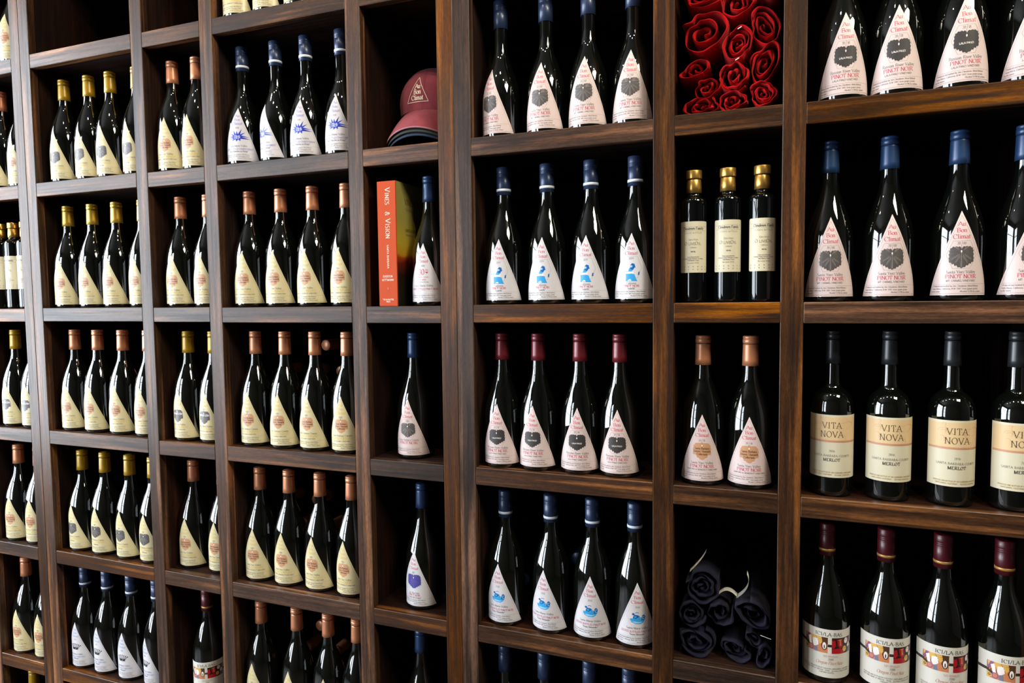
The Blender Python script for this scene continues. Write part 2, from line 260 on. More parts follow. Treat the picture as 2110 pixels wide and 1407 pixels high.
# ------------------------------------------------------------------ lettering: a broad-nib roman drawn in strokes
GL = {}
def glyphs(s):
    for ln in s.strip().split('\n'):
        ch, w, rest = ln.strip().split(' ', 2); st = []
        for part in rest.split('|'):
            part = part.strip()
            if part[0] == '@': st.append(('@', [float(v) for v in part[1:].split(',')]))
            else:
                fl, pts = part.split(':'); st.append((fl, [tuple(float(c) for c in p.split(',')) for p in pts.split()]))
        GL[ch] = (float(w), st)
glyphs('''A .74 b:0,0 .37,1|b:.37,1 .74,0|n:.13,.36 .61,.36
B .66 s:.12,0 .12,1|n:.12,1 .34,1|@.34,.76,.2,.24,90,-90|n:.12,.52 .34,.52|@.34,.26,.25,.26,90,-90|n:.12,0 .34,0
C .72 @.40,.5,.36,.5,48,312|n:.64,.9 .64,.68
D .76 s:.12,0 .12,1|@.34,.5,.36,.5,90,-90|n:.12,1 .34,1|n:.12,0 .34,0
E .62 s:.12,0 .12,1|n:.12,1 .56,1|n:.56,1 .56,.82|n:.12,.52 .42,.52|n:.12,0 .58,0|n:.58,0 .58,.2
F .58 s:.12,0 .12,1|n:.12,1 .56,1|n:.56,1 .56,.82|n:.12,.52 .42,.52
G .78 @.40,.5,.36,.5,48,330|n:.64,.9 .64,.7|n:.68,.42 .68,.08|n:.52,.42 .78,.42
H .78 s:.12,0 .12,1|s:.66,0 .66,1|n:.12,.52 .66,.52
I .34 s:.17,0 .17,1
J .42 s:.26,.2 .26,1|@.12,.2,.14,.2,0,-150
K .74 s:.12,0 .12,1|n:.12,.4 .6,1|b:.3,.55 .68,0
L .60 s:.12,0 .12,1|n:.12,0 .56,0|n:.56,0 .56,.24
M .92 s:.12,0 .12,1|n:.12,1 .46,.05|n:.46,.05 .8,1|s:.8,0 .8,1
N .80 s:.12,0 .12,1|n:.12,1 .68,0|s:.68,0 .68,1
O .78 @.39,.5,.36,.5,0,360
P .60 s:.12,0 .12,1|n:.12,1 .32,1|@.32,.74,.24,.26,90,-90|n:.12,.48 .32,.48
Q .78 @.39,.5,.36,.5,0,360|n:.45,.1 .7,-.2
R .70 s:.12,0 .12,1|n:.12,1 .32,1|@.32,.74,.24,.26,90,-90|n:.12,.48 .32,.48|b:.34,.48 .66,0
S .56 @.28,.75,.2,.25,40,270|@.28,.25,.22,.25,90,-140
T .66 b:.33,0 .33,1|n:.04,1 .62,1|n:.04,1 .04,.8|n:.62,1 .62,.8
U .76 t:.12,1 .12,.3|@.38,.3,.26,.3,180,360|t:.64,1 .64,.3
V .72 t:.02,1 .36,0|t:.36,0 .70,1
W 1.0 t:.02,1 .28,0|n:.28,0 .5,.9|n:.5,.9 .72,0|t:.72,0 .98,1
X .70 s:.04,1 .66,0|s:.04,0 .66,1
Y .68 t:.02,1 .34,.48|t:.66,1 .34,.48|b:.34,.48 .34,0
Z .62 n:.06,1 .56,1|n:.56,1 .04,0|n:.04,0 .58,0
a .46 @.2,.5,.16,.14,160,0|n:.36,.5 .36,.08|n:.36,.08 .44,0|@.2,.19,.16,.19,60,360
b .50 n:.1,1 .1,0|@.27,.32,.18,.32,150,-150
c .44 @.24,.32,.2,.32,45,315
d .50 @.23,.32,.18,.32,30,330|s:.4,1 .4,0
e .44 n:.06,.36 .4,.36|@.23,.32,.18,.32,8,310
f .32 b:.14,0 .14,.8|@.26,.8,.12,.2,180,60|n:.02,.64 .28,.64
g .48 @.22,.42,.15,.22,0,360|@.22,-.12,.18,.16,0,360|n:.3,.58 .46,.64
h .52 s:.1,0 .1,1|@.25,.38,.15,.26,160,0|b:.4,.38 .4,0
i .26 s:.13,0 .13,.64|n:.13,.84 .13,.94
j .26 t:.13,-.1 .13,.64|n:.13,.84 .13,.94|@.04,-.1,.09,.16,0,-120
k .50 s:.1,0 .1,1|n:.1,.25 .4,.64|b:.2,.36 .46,0
l .26 s:.13,0 .13,1
m .80 s:.1,0 .1,.64|@.25,.4,.14,.24,150,0|b:.39,.4 .39,0|@.54,.4,.14,.24,150,0|b:.68,.4 .68,0
n .52 s:.1,0 .1,.64|@.25,.4,.15,.24,150,0|b:.4,.4 .4,0
o .50 @.25,.32,.21,.32,0,360
p .50 n:.1,-.3 .1,.64|@.27,.32,.18,.32,150,-150
q .50 @.23,.32,.18,.32,30,330|n:.4,-.3 .4,.64
r .36 s:.1,0 .1,.64|@.25,.42,.14,.22,150,40
s .38 @.2,.48,.13,.16,40,270|@.2,.16,.14,.16,90,-140
t .30 n:.14,.86 .14,.12|@.24,.12,.1,.12,180,300|n:.02,.64 .28,.64
u .52 t:.1,.64 .1,.2|@.24,.2,.14,.2,180,340|s:.4,.64 .4,0
v .48 t:.02,.64 .24,0|t:.24,0 .46,.64
w .70 t:.02,.64 .19,0|n:.19,0 .35,.6|n:.35,.6 .51,0|t:.51,0 .68,.64
x .46 s:.03,.64 .43,0|s:.03,0 .43,.64
y .48 t:.02,.64 .25,.02|t:.46,.64 .16,-.26
z .42 n:.04,.64 .38,.64|n:.38,.64 .03,0|n:.03,0 .39,0
0 .52 @.26,.5,.21,.5,0,360
1 .40 b:.22,0 .22,1|n:.22,1 .1,.86
2 .52 @.26,.74,.19,.26,170,-30|n:.42,.6 .06,.02|n:.06,0 .46,0
3 .50 @.24,.76,.17,.24,150,-90|@.24,.27,.2,.27,90,-150
4 .54 n:.36,1 .04,.3|n:.04,.3 .5,.3|b:.36,1 .36,0
5 .50 n:.14,1 .42,1|n:.14,1 .12,.56|@.24,.3,.2,.3,120,-150
6 .52 @.26,.3,.2,.3,0,360|@.36,.35,.3,.65,110,180
7 .48 n:.06,1 .44,1|n:.44,1 .18,0
8 .50 @.25,.76,.16,.24,0,360|@.25,.26,.2,.26,0,360
9 .52 @.26,.7,.2,.3,0,360|@.16,.65,.3,.65,0,-70
& .84 @.34,.77,.15,.23,-40,220|n:.23,.62 .72,0|@.32,.25,.26,.27,110,400|n:.52,.32 .74,.56
/ .40 n:.02,-.05 .38,1.05
- .36 n:.05,.36 .31,.36
. .22 n:.11,.0 .11,.09
, .22 n:.13,.08 .08,-.12
' .20 n:.10,.98 .10,.76
" .34 n:.10,.98 .10,.76|n:.24,.98 .24,.76
% .80 n:.62,1 .18,0|@.18,.75,.14,.25,0,360|@.62,.25,.14,.25,0,360''')
NIB = radians(24)
class Ink:
    """flat printed work: quads in label coordinates (s across, h up), later laid onto a surface"""
    def __init__(s): s.v = []; s.f = []; s.m = []; s.mats = []; s.lay = 0
    def mi(s, m):
        if m not in s.mats: s.mats.append(m)
        return s.mats.index(m)
    def quad(s, a, b, c, d, m):
        n = len(s.v); s.v += [(p[0], p[1], s.lay) for p in (a, b, c, d)]; s.f.append((n, n + 1, n + 2, n + 3)); s.m.append(s.mi(m))
    def seg(s, p, q, w, m, cut=None):
        dx, dy = q[0] - p[0], q[1] - p[1]; ln = sqrt(dx * dx + dy * dy)
        if ln < 1e-9: return
        nx, ny = -dy / ln * w / 2, dx / ln * w / 2
        k = max(1, int(max(abs(dx), abs(dy)) / cut + .999)) if cut else 1
        for i in range(k):
            a = (p[0] + dx * i / k, p[1] + dy * i / k); b = (p[0] + dx * (i + 1) / k, p[1] + dy * (i + 1) / k)
            s.quad((a[0] - nx, a[1] - ny), (b[0] - nx, b[1] - ny), (b[0] + nx, b[1] + ny), (a[0] + nx, a[1] + ny), m)
    def line(s, pts, w, m, cut=.004, close=False):
        s.lay += 2.2e-6
        P = list(pts) + ([pts[0]] if close else [])
        for a, b in zip(P[:-1], P[1:]): s.seg(a, b, w, m, cut)
    def poly(s, pts, m, dx=.0006):
        s.lay += 2.2e-6
        xs = [p[0] for p in pts]; x0, x1 = min(xs), max(xs); n = max(1, int((x1 - x0) / dx + .5)); st = (x1 - x0) / n
        for i in range(n):
            xa = x0 + st * i; xm = xa + st / 2; ys = []
            for (ax, ay), (bx, by) in zip(pts, pts[1:] + pts[:1]):
                if (ax <= xm) != (bx <= xm):
                    t = (xm - ax) / (bx - ax); sl = (by - ay) / (bx - ax)
                    ys.append((ay + t * (by - ay), max(-4, min(4, sl)) * st / 2))
            ys.sort()
            for (y0, d0), (y1, d1) in zip(ys[0::2], ys[1::2]):
                nv = max(1, int((y1 - y0) / .0045 + .999))
                for j in range(nv):
                    a, b = j / nv, (j + 1) / nv
                    ya, yb, da, db = y0 + (y1 - y0) * a, y0 + (y1 - y0) * b, d0 + (d1 - d0) * a, d0 + (d1 - d0) * b
                    s.quad((xa, ya - da), (xa + st, ya + da), (xa + st, yb + db), (xa, yb - db), m)
    def rect(s, x0, x1, y0, y1, m, cut=.004):
        s.lay += 2.2e-6
        n = max(1, int((x1 - x0) / cut + .999)); st = (x1 - x0) / n
        for i in range(n): s.quad((x0 + st * i, y0), (x0 + st * (i + 1), y0), (x0 + st * (i + 1), y1), (x0 + st * i, y1), m)
    def ell(s, cx, cy, rx, ry, m, n=14, dx=.0006):
        s.poly([(cx + rx * cos(2 * pi * i / n), cy + ry * sin(2 * pi * i / n)) for i in range(n)], m, dx)
    def width(s, txt, size, track=0.0): return sum((GL[c][0] if c in GL else .30) + track for c in txt) * size
    def text(s, txt, x, y, size, m, align='c', thick=.118, thin=.046, track=.02, slant=0.0, wid=1.0, serif=True, rot=False):
        s.lay += 2.2e-6
        tw = s.width(txt, size, track) * wid
        cx = 0 if align == 'l' else (-tw / 2 if align == 'c' else -tw)
        fine = size > .0036
        def tr(px, py):
            px = (px + py * slant) * size * wid; py = py * size
            px += cx
            return (x + py, y - px) if rot else (x + px, y + py)
        def stroke(pts, closed=False):
            K = []
            for i, p in enumerate(pts):
                a = pts[max(0, i - 1)]; b = pts[min(len(pts) - 1, i + 1)]
                if closed and i in (0, len(pts) - 1): a, b = pts[-2], pts[1]
                dx, dy = b[0] - a[0], b[1] - a[1]; ln = sqrt(dx * dx + dy * dy) or 1
                w = thin + (thick - thin) * abs(sin(atan2(dy, dx) - NIB)) ** 1.5
                K.append((p, -dy / ln * w / 2, dx / ln * w / 2))
            for (p, nx, ny), (q, mx, my) in zip(K[:-1], K[1:]):
                s.quad(tr(p[0] - nx, p[1] - ny), tr(q[0] - mx, q[1] - my), tr(q[0] + mx, q[1] + my), tr(p[0] + nx, p[1] + ny), m)
        for c in txt:
            if c not in GL: cx += (.30 + track) * size * wid; continue
            gw, st = GL[c]
            for fl, pts in st:
                if fl == '@':
                    ax, ay, rx, ry, a0, a1 = pts; n = max(3, int(abs(a1 - a0) / (26 if fine else 60)))
                    stroke([(ax + rx * cos(radians(a0 + (a1 - a0) * i / n)), ay + ry * sin(radians(a0 + (a1 - a0) * i / n))) for i in range(n + 1)], abs(a1 - a0) >= 360)
                else:
                    for a, b in zip(pts[:-1], pts[1:]):
                        stroke([a, b])
                    if serif and fine and fl != 'n':
                        for e in (pts[0], pts[-1]):
                            bot = e[1] <= 0.01; top = e[1] >= .6
                            if (bot and fl in 'sb') or (top and fl in 'st'):
                                yy = e[1] + (thin * .5 if bot else -thin * .5)
                                s.quad(tr(e[0] - .13, yy - thin / 2), tr(e[0] + .13, yy - thin / 2), tr(e[0] + .13, yy + thin / 2), tr(e[0] - .13, yy + thin / 2), m)
            cx += (gw + track) * size * wid
    def mesh(s, name, fn):
        me = bpy.data.meshes.new(name); me.from_pydata([fn(*p) for p in s.v], [], s.f)
        for m in s.mats: me.materials.append(m)
        me.polygons.foreach_set('material_index', s.m); me.update(); return me

# ------------------------------------------------------------------ bottles
def lathe(name, prof, material, seg=40, cap=True):
    bm = bmesh.new(); rings = []
    for r, z in prof:
        if r < 1e-6: rings.append([bm.verts.new((0, 0, z))])
        else: rings.append([bm.verts.new((r * sin(2 * pi * i / seg), -r * cos(2 * pi * i / seg), z)) for i in range(seg)])
    for A, B in zip(rings[:-1], rings[1:]):
        for i in range(seg):
            j = (i + 1) % seg
            if len(A) == 1: bm.faces.new((A[0], B[i], B[j]))
            elif len(B) == 1: bm.faces.new((A[i], A[j], B[0]))
            else: bm.faces.new((A[i], A[j], B[j], B[i]))
    return from_bm(name, bm, material, True)
def smooth_prof(ctrl, n=5):
    out = []
    for i in range(len(ctrl) - 1):
        p0 = ctrl[max(0, i - 1)]; p1 = ctrl[i]; p2 = ctrl[i + 1]; p3 = ctrl[min(len(ctrl) - 1, i + 2)]
        for k in range(n):
            t = k / n
            out.append(tuple(.5 * (2 * p1[j] + (p2[j] - p0[j]) * t + (2 * p0[j] - 5 * p1[j] + 4 * p2[j] - p3[j]) * t * t + (3 * p1[j] - p0[j] - 3 * p2[j] + p3[j]) * t ** 3) for j in (0, 1)))
    out.append(ctrl[-1]); return out
FAT_C = [(.0415, .100), (.0413, .114), (.0403, .129), (.0382, .144), (.0350, .158), (.0306, .172), (.0256, .186), (.0208, .198), (.0173, .208), (.0152, .219), (.0143, .231), (.0140, .244)]
MID_C = [(.0415, .092), (.0414, .102), (.0406, .116), (.0388, .130), (.0357, .144), (.0318, .157), (.0274, .170), (.0232, .182), (.0196, .194), (.0169, .206), (.0151, .218), (.0142, .230), (.0140, .244)]
SLIM_C = [(.0415, .078), (.0413, .088), (.0403, .101), (.0382, .115), (.0350, .128), (.0307, .141), (.0258, .154), (.0212, .166), (.0174, .177), (.0152, .188), (.0141, .201), (.0138, .215), (.0138, .244)]
def burg(c): return [(0, .006), (.030, .003), (.0365, 0), (.0395, .0012), (.0410, .0045), (.0415, .010), (.0415, .05)] + smooth_prof(c, 3) + [(.0140, .289), (0, .289)]
BURG = {'fat': burg(FAT_C), 'mid': burg(MID_C), 'slim': burg(SLIM_C)}
BORD_C = [(.0375, .155), (.0374, .161), (.0366, .170), (.0342, .180), (.0298, .189), (.0232, .1960), (.0176, .2005), (.0145, .2065), (.0130, .216), (.0126, .235)]
BORD = [(0, .006), (.028, .003), (.0335, 0), (.0358, .0012), (.0370, .0045), (.0375, .010), (.0375, .08)] + smooth_prof(BORD_C, 3) + [(.0124, .300), (0, .300)]
OIL = [(0, .004), (.020, .002), (.0225, 0), (.0242, .002), (.0250, .006), (.0250, .10), (.0250, .190), (.0247, .196), (.0238, .2005), (.0215, .2035), (.017, .2055), (.0140, .2085), (.0130, .213), (.0128, .255), (0, .255)]
def radius_of(prof):
    P = [(z, r) for r, z in prof[3:-1]]
    def f(h):
        if h <= P[0][0]: return P[0][1]
        for (z0, r0), (z1, r1) in zip(P[:-1], P[1:]):
            if h <= z1: return r0 + (r1 - r0) * (h - z0) / max(1e-9, z1 - z0)
        return P[-1][1]
    return f
R_BURG = {k: radius_of(v) for k, v in BURG.items()}; R_BORD, R_OIL = radius_of(BORD), radius_of(OIL)
ME_BURG = {k: lathe('burgundy_bottle_glass', v, M_GLASS, 48) for k, v in BURG.items()}; ME_BORD = lathe('bordeaux_bottle_glass', BORD, M_GLASS, 48); ME_OIL = lathe('oil_bottle_glass', OIL, M_OILGLASS, 40)
def foil_prof(z0, z1, r):
    return [(r + .0004, z0), (r + .0013, z0 + .0002), (r + .0009, z0 + .012), (r + .0001, z1 - .019), (r - .0002, z1 - .0165), (r - .0007, z1 - .0160), (r - .0007, z1 - .0154), (r + .0003, z1 - .0146), (r + .0006, z1 - .011), (r + .0004, z1 - .0062), (r - .0003, z1 - .0056), (r - .0003, z1 - .0048), (r + .0003, z1 - .0042), (r + .0001, z1 - .0012), (r - .0012, z1), (0, z1)]
def screw_prof(z0, z1, r):
    p = [(r, z0), (r + .0008, z0 + .0002), (r + .0008, z1 - .022)]
    for i in range(3):
        z = z1 - .0215 + i * .0032; p += [(r + .0002, z), (r + .0002, z + .0008), (r + .0008, z + .0012), (r + .0008, z + .0026)]
    return p + [(r + .0008, z1 - .0015), (r - .0006, z1), (0, z1)]
ME_FOIL = {}
def foil(m, kind='foil', z0=.236, z1=.2945, r=.0145):
    k = (m.name, kind, z0, z1)
    if k not in ME_FOIL: ME_FOIL[k] = lathe('capsule', (foil_prof if kind == 'foil' else screw_prof)(z0, z1, r), m, 32)
    return ME_FOIL[k]
ME_BAND = lathe('capsule_band', [(.0153, .2460), (.0160, .2461), (.0160, .2514), (.0153, .2515)], M_BAND, 32)
ME_GBAND = lathe('capsule_gold_band', [(.0150, .2445), (.0155, .2446), (.0155, .2492), (.0150, .2493)], M_GOLDBAND, 32)
ME_PLUG = lathe('stopper', [(0, .2415), (.0128, .2415), (.0150, .2422), (.0152, .2435), (.0152, .2570), (.0146, .2585), (0, .2587)], M_BRASS, 32)
ME_SLEEVE = lathe('neck_sleeve', [(.0140, .2140), (.0146, .2142), (.0144, .226), (.0136, .2395), (.0130, .2405), (.012, .2405)], M_BRASS, 32)

def wrap(rad, off):
    def f(s, h, e=0.0):
        r = rad(h); a = s / r; r += off + e
        return (r * sin(a), -r * cos(a), h)
    return f
def tri_label_mesh(name, material, rad, h0, h1, wb):
    bm = bmesh.new(); f = wrap(rad, .0003); rows = []
    nh, ns = 22, 24
    for i in range(nh + 1):
        h = h0 + (h1 - h0) * i / nh; w = max(.0002, wb * (1 - i / nh))
        rows.append([bm.verts.new(f(-w + 2 * w * j / ns, h)) for j in range(ns + 1)])
    for A, B in zip(rows[:-1], rows[1:]):
        for j in range(ns): bm.faces.new((A[j], A[j + 1], B[j + 1], B[j]))
    return from_bm(name, bm, material, True)
def rect_label_mesh(name, material, rad, h0, h1, w, corner=0.0):
    bm = bmesh.new(); f = wrap(rad, .0003); rows = []; ns = 30
    hs = [h0, h0 + corner * .3, h0 + corner, (h0 + h1) / 2, h1 - corner, h1 - corner * .3, h1] if corner else [h0, (h0 + h1) / 2, h1]
    for h in hs:
        d = min(h - h0, h1 - h); ww = w - (corner - sqrt(max(0, corner ** 2 - (corner - d) ** 2)) if corner and d < corner else 0)
        rows.append([bm.verts.new(f(-ww + 2 * ww * j / ns, h)) for j in range(ns + 1)])
    for A, B in zip(rows[:-1], rows[1:]):
        for j in range(ns): bm.faces.new((A[j], A[j + 1], B[j + 1], B[j]))
    return from_bm(name, bm, material, True)
H0, H1, WB = .0095, .1555, .0568
def halfw(h): return WB * (1 - (h - H0) / (H1 - H0))
LEAF_H = [(0, .87), (.03, .94), (.08, .985), (.14, .965), (.20, .995), (.27, .97), (.34, .985), (.385, .93), (.44, .92), (.455, .84), (.49, .79), (.465, .71), (.50, .63), (.475, .54), (.505, .46), (.48, .38), (.495, .30), (.43, .26), (.405, .28), (.37, .19), (.30, .21), (.26, .12), (.19, .135), (.14, .05), (.07, .05), (0, 0)]
def leaf_outline(cx, cy, w, h):
    L_ = LEAF_H + [(-x * 1.0, y - .012 * (i % 2)) for i, (x, y) in enumerate(reversed(LEAF_H[1:-1]))]
    return [(cx + x * w, cy + y * h) for x, y in L_]
BADGE_H = [(0, 1.0), (.05, 1.0), (.07, .965), (.2, .97), (.36, .95), (.40, .86), (.46, .82), (.465, .70), (.50, .62), (.47, .52), (.485, .40), (.47, .30), (.36, .29), (.30, .25), (.27, .14), (.15, .10), (.12, .045), (0, 0)]
def badge_outline(cx, cy, w, h):
    L_ = BADGE_H + [(-x, y) for x, y in reversed(BADGE_H[1:-1])]
    return [(cx + x * w, cy + y * h) for x, y in L_]
def leaf(k, colour, vein, name=None, cx=0., cy=.0560, w=.0375, h=.0385):
    k.poly(leaf_outline(cx, cy, w, h), colour, .0005)
    o = (cx, cy + .74 * h); k.lay += 2.2e-6
    for a, l in ((-90, .70), (-62, .56), (-118, .56), (-38, .52), (-142, .52), (-12, .48), (192, .48), (14, .47), (166, .47), (36, .38), (144, .38)):
        e = (o[0] + cos(radians(a)) * l * w, o[1] + sin(radians(a)) * l * h)
        k.seg(o, e, .00026, vein, .003)
        for i in range(7):
            t = .25 + .10 * i; q = .16 * (1 - .5 * t)
            m_ = (o[0] + (e[0] - o[0]) * t, o[1] + (e[1] - o[1]) * t)
            for da in (-32, 32):
                k.seg(m_, (m_[0] + cos(radians(a + da)) * q * w, m_[1] + sin(radians(a + da)) * q * h), .00016, vein, .003)
    k.line([(cx - .0004, cy + .78 * h), (cx - .0006, cy + .95 * h), (cx + .0006, cy + 1.22 * h)], .0004, I_GREY)
    k.ell(cx - .0002, cy + .76 * h, .0010, .0022, I_PAPERW, 10, .0004)
    if name: k.text(name, cx, cy + .40 * h, .0032, I_PAPERW, track=.06, thick=.16, thin=.1)
def hexa(k, m, cy=.0795, r=.0225, ry=.0238):
    k.line([(-.0125, cy + ry), (.0125, cy + ry), (r, cy), (.0125, cy - ry), (-.0125, cy - ry), (-r, cy)], .00028, m, close=True)
def abc_print(inkA, year, l1, var, l3, emblem, small=I_GREY, varink=None, border=I_GREY, split=False, compact=False):
    k = Ink(); varink = varink or inkA
    # border
    i0 = .0028
    top = H1 - .0075
    for i in (-1, 1): k.line([(i * (halfw(H0) - .0034), H0 + .0024), (i * (halfw(.0285) - .0030), .0285), (0, top)] , .00026, border)
    w0 = halfw(H0) - .0034
    k.line([(-w0, H0 + .0024), (w0, H0 + .0024)], .00026, border); k.line([(-w0 + .0006, H0 + .0034), (w0 - .0006, H0 + .0034)], .00016, border)
    k.line([(-halfw(.0290) + .003, .0290), (halfw(.0290) - .003, .0290)], .00022, border)
    k.text('Au', 0, .1292, .0074, inkA, wid=1.16); k.text('Bon', 0, .1183, .0074, inkA, wid=1.16); k.text('Climat', 0, .1072, .0076, inkA, wid=1.16)
    if split:
        k.text(year[:2], -.0018, .0970, .0044, small, 'r'); k.text(year[2:], .0018, .0970, .0044, small, 'l')
    else: k.text(year, 0, .0968, .0044, small, track=.06)
    emblem(k)
    if compact:
        k.text(l1, 0, .0418, .0046, small, track=.03); k.text(var, 0, .0360, .0046, varink, thick=.14, thin=.06, wid=1.1); k.text(l3, 0, .0304, .0044, small, track=.02)
    else:
        k.text(l1, 0, .0474, .0050, small, track=.03, wid=1.08)
        vs = .0066 if len(var) < 16 else .0047
        k.text(var, 0, .0388, vs, varink, thick=.125, thin=.05, wid=1.12 if len(var) < 16 else .95)
        k.text(l3, 0, .0330, .0034 if l3.isupper() else .0042, small, track=.04, thick=.14, thin=.08)
    for i, (t, al) in enumerate((('Produced and bottled by Jim Clendenen, Mind Behind,', 'l'), ('Santa Maria, California, B.W. 5107, from grapes grown', 'l'), ('by the owner                              Alcohol 13.5% by volume', 'l'))):
        hh = .0243 - i * .0047; s = .0027
        x0 = -halfw(hh) + .0062
        fit = (2 * -x0) / max(1e-6, k.width(t, s, .02))
        k.text(t, x0, hh, s, small, 'l', thick=.13, thin=.09, wid=min(fit, 1.15))
    return k
def em_leaf(colour, vein, hexm=I_TEXT, name=None):
    def f(k):
        if hexm: hexa(k, hexm)
        leaf(k, colour, vein, name)
    return f
def em_badge(colour, txt, t_ink, hexm=None):
    def f(k):
        if hexm: hexa(k, hexm)
        cy, w, h = .0562, .0360, .0385
        k.poly(badge_outline(0, cy, w, h), colour, .0005)
        k.line([(0, cy + h * .82), (-.0006, cy + h), (.0006, cy + h * 1.2)], .0004, I_GREY); k.ell(0, cy + h * .82, .0010, .0020, I_PAPERW, 10, .0004)
        for i, t in enumerate(txt): k.text(t, 0, cy + h * (.60 - .165 * i), .0046 if len(txt) > 1 else .0052, t_ink, thick=.18, thin=.11, wid=min(1, .0335 / k.width(t, .0046, .02)))
    return f
def em_star(k):
    c = (.0, .0735)
    pts = [(-.024, .001), (-.012, .0035), (-.019, .0115), (-.0085, .0062), (-.0095, .0185), (-.003, .0075), (-.0015, .0165), (.002, .0078), (.0115, .0225), (.0070, .0075), (.0205, .0135), (.0098, .0045), (.0300, -.0008), (.0110, .0002), (.0320, -.0062), (.0080, -.0045), (.0072, -.0115), (.0028, -.0062), (-.0032, -.0120), (-.0042, -.0060), (-.0150, -.0100), (-.0105, -.0040), (-.0215, -.0052), (-.0115, -.0012)]
    k.poly([(c[0] + x, c[1] + y) for x, y in pts], I_BLUE, .0004)
    for tip, base in (((.0115, .0225), ((.0070, .0075), (.004, .006))), ((.0320, -.0062), ((.0080, -.0045), (.010, -.002)))):
        k.poly([(c[0] + tip[0], c[1] + tip[1])] + [(c[0] + b[0], c[1] + b[1]) for b in base], I_NAVY, .0003)
    def S(pts, w=.00075): k.line([(c[0] + x * .0058, c[1] + y * .0058) for x, y in pts], w, I_PAPERW)
    # two brush characters
    for pts in ([(-1.25, .75), (-.45, .75)], [(-1.05, 1.0), (-1.05, .5)], [(-.65, 1.0), (-.65, .5)], [(-1.35, .45), (-.35, .45)], [(-1.15, .2), (-1.15, -.75)], [(-.6, .2), (-.6, -.75)], [(-1.15, .2), (-.6, .2)], [(-1.15, -.25), (-.6, -.25)], [(-.2, .9), (-.35, .2)], [(-.25, .5), (.1, .5)], [(.02, .5), (-.42, -.8)], [(-.25, .1), (.12, -.8)],
                [(.75, 1.0), (.75, .3)], [(.75, .7), (1.15, .7)], [(.45, .7), (.45, .25)], [(.25, .25), (1.3, .25)], [(.75, .2), (.75, -.3)], [(.45, 0), (.35, -.4)], [(1.05, .05), (1.2, -.3)], [(1.15, -.2), (.35, -.85)]): S(pts)
def em_woman(k):
    hexa(k, I_TEXT, r=.0205)
    c = (-.0005, .0478)
    E_ = lambda x, y, rx, ry, m: k.ell(c[0] + x * 1.3, c[1] + y * 1.18, rx * 1.3, ry * 1.15, m)
    G_ = lambda pts, m: k.poly([(c[0] + x * 1.3, c[1] + y * 1.18) for x, y in pts], m, .0004)
    G_([(-.0085, .001), (.0095, .001), (.0075, .006), (.0055, .0135), (-.0005, .0155), (-.0085, .0145), (-.0080, .007)], I_SKY)      # kneeling skirt
    G_([(-.0060, .0015), (.0010, .0015), (-.0015, .0050)], I_PAPERW)
    G_([(-.0045, .0190), (.0010, .0190), (.0032, .0225), (.0020, .0290), (-.0025, .0250)], I_SKY)    # bent torso
    G_([(-.0010, .0240), (.0030, .0215), (.0065, .0280), (.0055, .0330), (.0018, .0345), (-.0008, .0310)], I_DEEP)  # hair
    E_(.0006, .0285, .0018, .0022, I_PALE)
    G_([(.0050, .0265), (.0072, .0262), (.0066, .0280)], I_DEEP)
    G_([(-.0140, .0215), (-.0050, .0195), (-.0045, .0180), (-.0130, .0200)], I_PALE)   # arm
    G_([(-.0150, .0180), (-.0020, .0180), (.0040, .0175), (.0035, .0150), (-.0140, .0145)], I_PAPERW)
    G_([(.0105, .0120), (.0128, .0120), (.0130, .0185), (.0112, .0178)], I_DEEP)
    k.line([(c[0] - .0085, c[1] + .001), (c[0] + .0125, c[1] + .001)], .0005, I_DEEP)
def em_tub(k):
    hexa(k, I_PINKLINE)
    c = (0, .0625)
    G_ = lambda pts, m: k.poly([(c[0] + x, c[1] + y) for x, y in pts], m, .0004)
    G_([(-.0155, .0090), (-.0080, .0105), (.0060, .0080), (.0150, .0140), (.0158, .0080), (.0120, .0010), (.0060, -.0030), (-.0040, -.0030), (-.0115, .0005), (-.0150, .0050)], I_SKY)
    G_([(-.0130, .0030), (-.0050, -.0012), (.0050, -.0012), (.0110, .0030), (.0040, .0020), (-.0050, .0030)], I_PALE)
    G_([(-.0095, .0105), (-.0020, .0090), (.0050, .0150), (.0010, .0180), (-.0060, .0190), (-.0085, .0150)], I_DEEP)   # sitter
    G_([(-.0075, .0120), (-.0030, .0110), (-.0010, .0150), (-.0060, .0165)], I_SKY)
    k.ell(c[0] - .0085, c[1] + .0200, .0026, .0026, I_DEEP)
    G_([(.0000, .0090), (.0060, .0080), (.0075, .0125), (.0020, .0145)], I_SKY)
    G_([(.0080, .0060), (.0150, .0060), (.0165, .0150), (.0130, .0195), (.0095, .0165), (.0075, .0110)], I_DEEP)
    for x, y in ((.011, .010), (.013, .014), (.0098, .0135), (.0135, .0085)): k.ell(c[0] + x, c[1] + y, .0011, .0013, I_PALE)
    k.line([(c[0] - .0045, c[1] + .0225), (c[0] - .0020, c[1] + .0245), (c[0] + .0010, c[1] + .0240), (c[0] + .0030, c[1] + .0228)], .0011, I_DEEP)
    k.line([(c[0] - .0120, c[1] + .0022), (c[0] - .0105, c[1] + .0010)], .0016, I_DEEP)
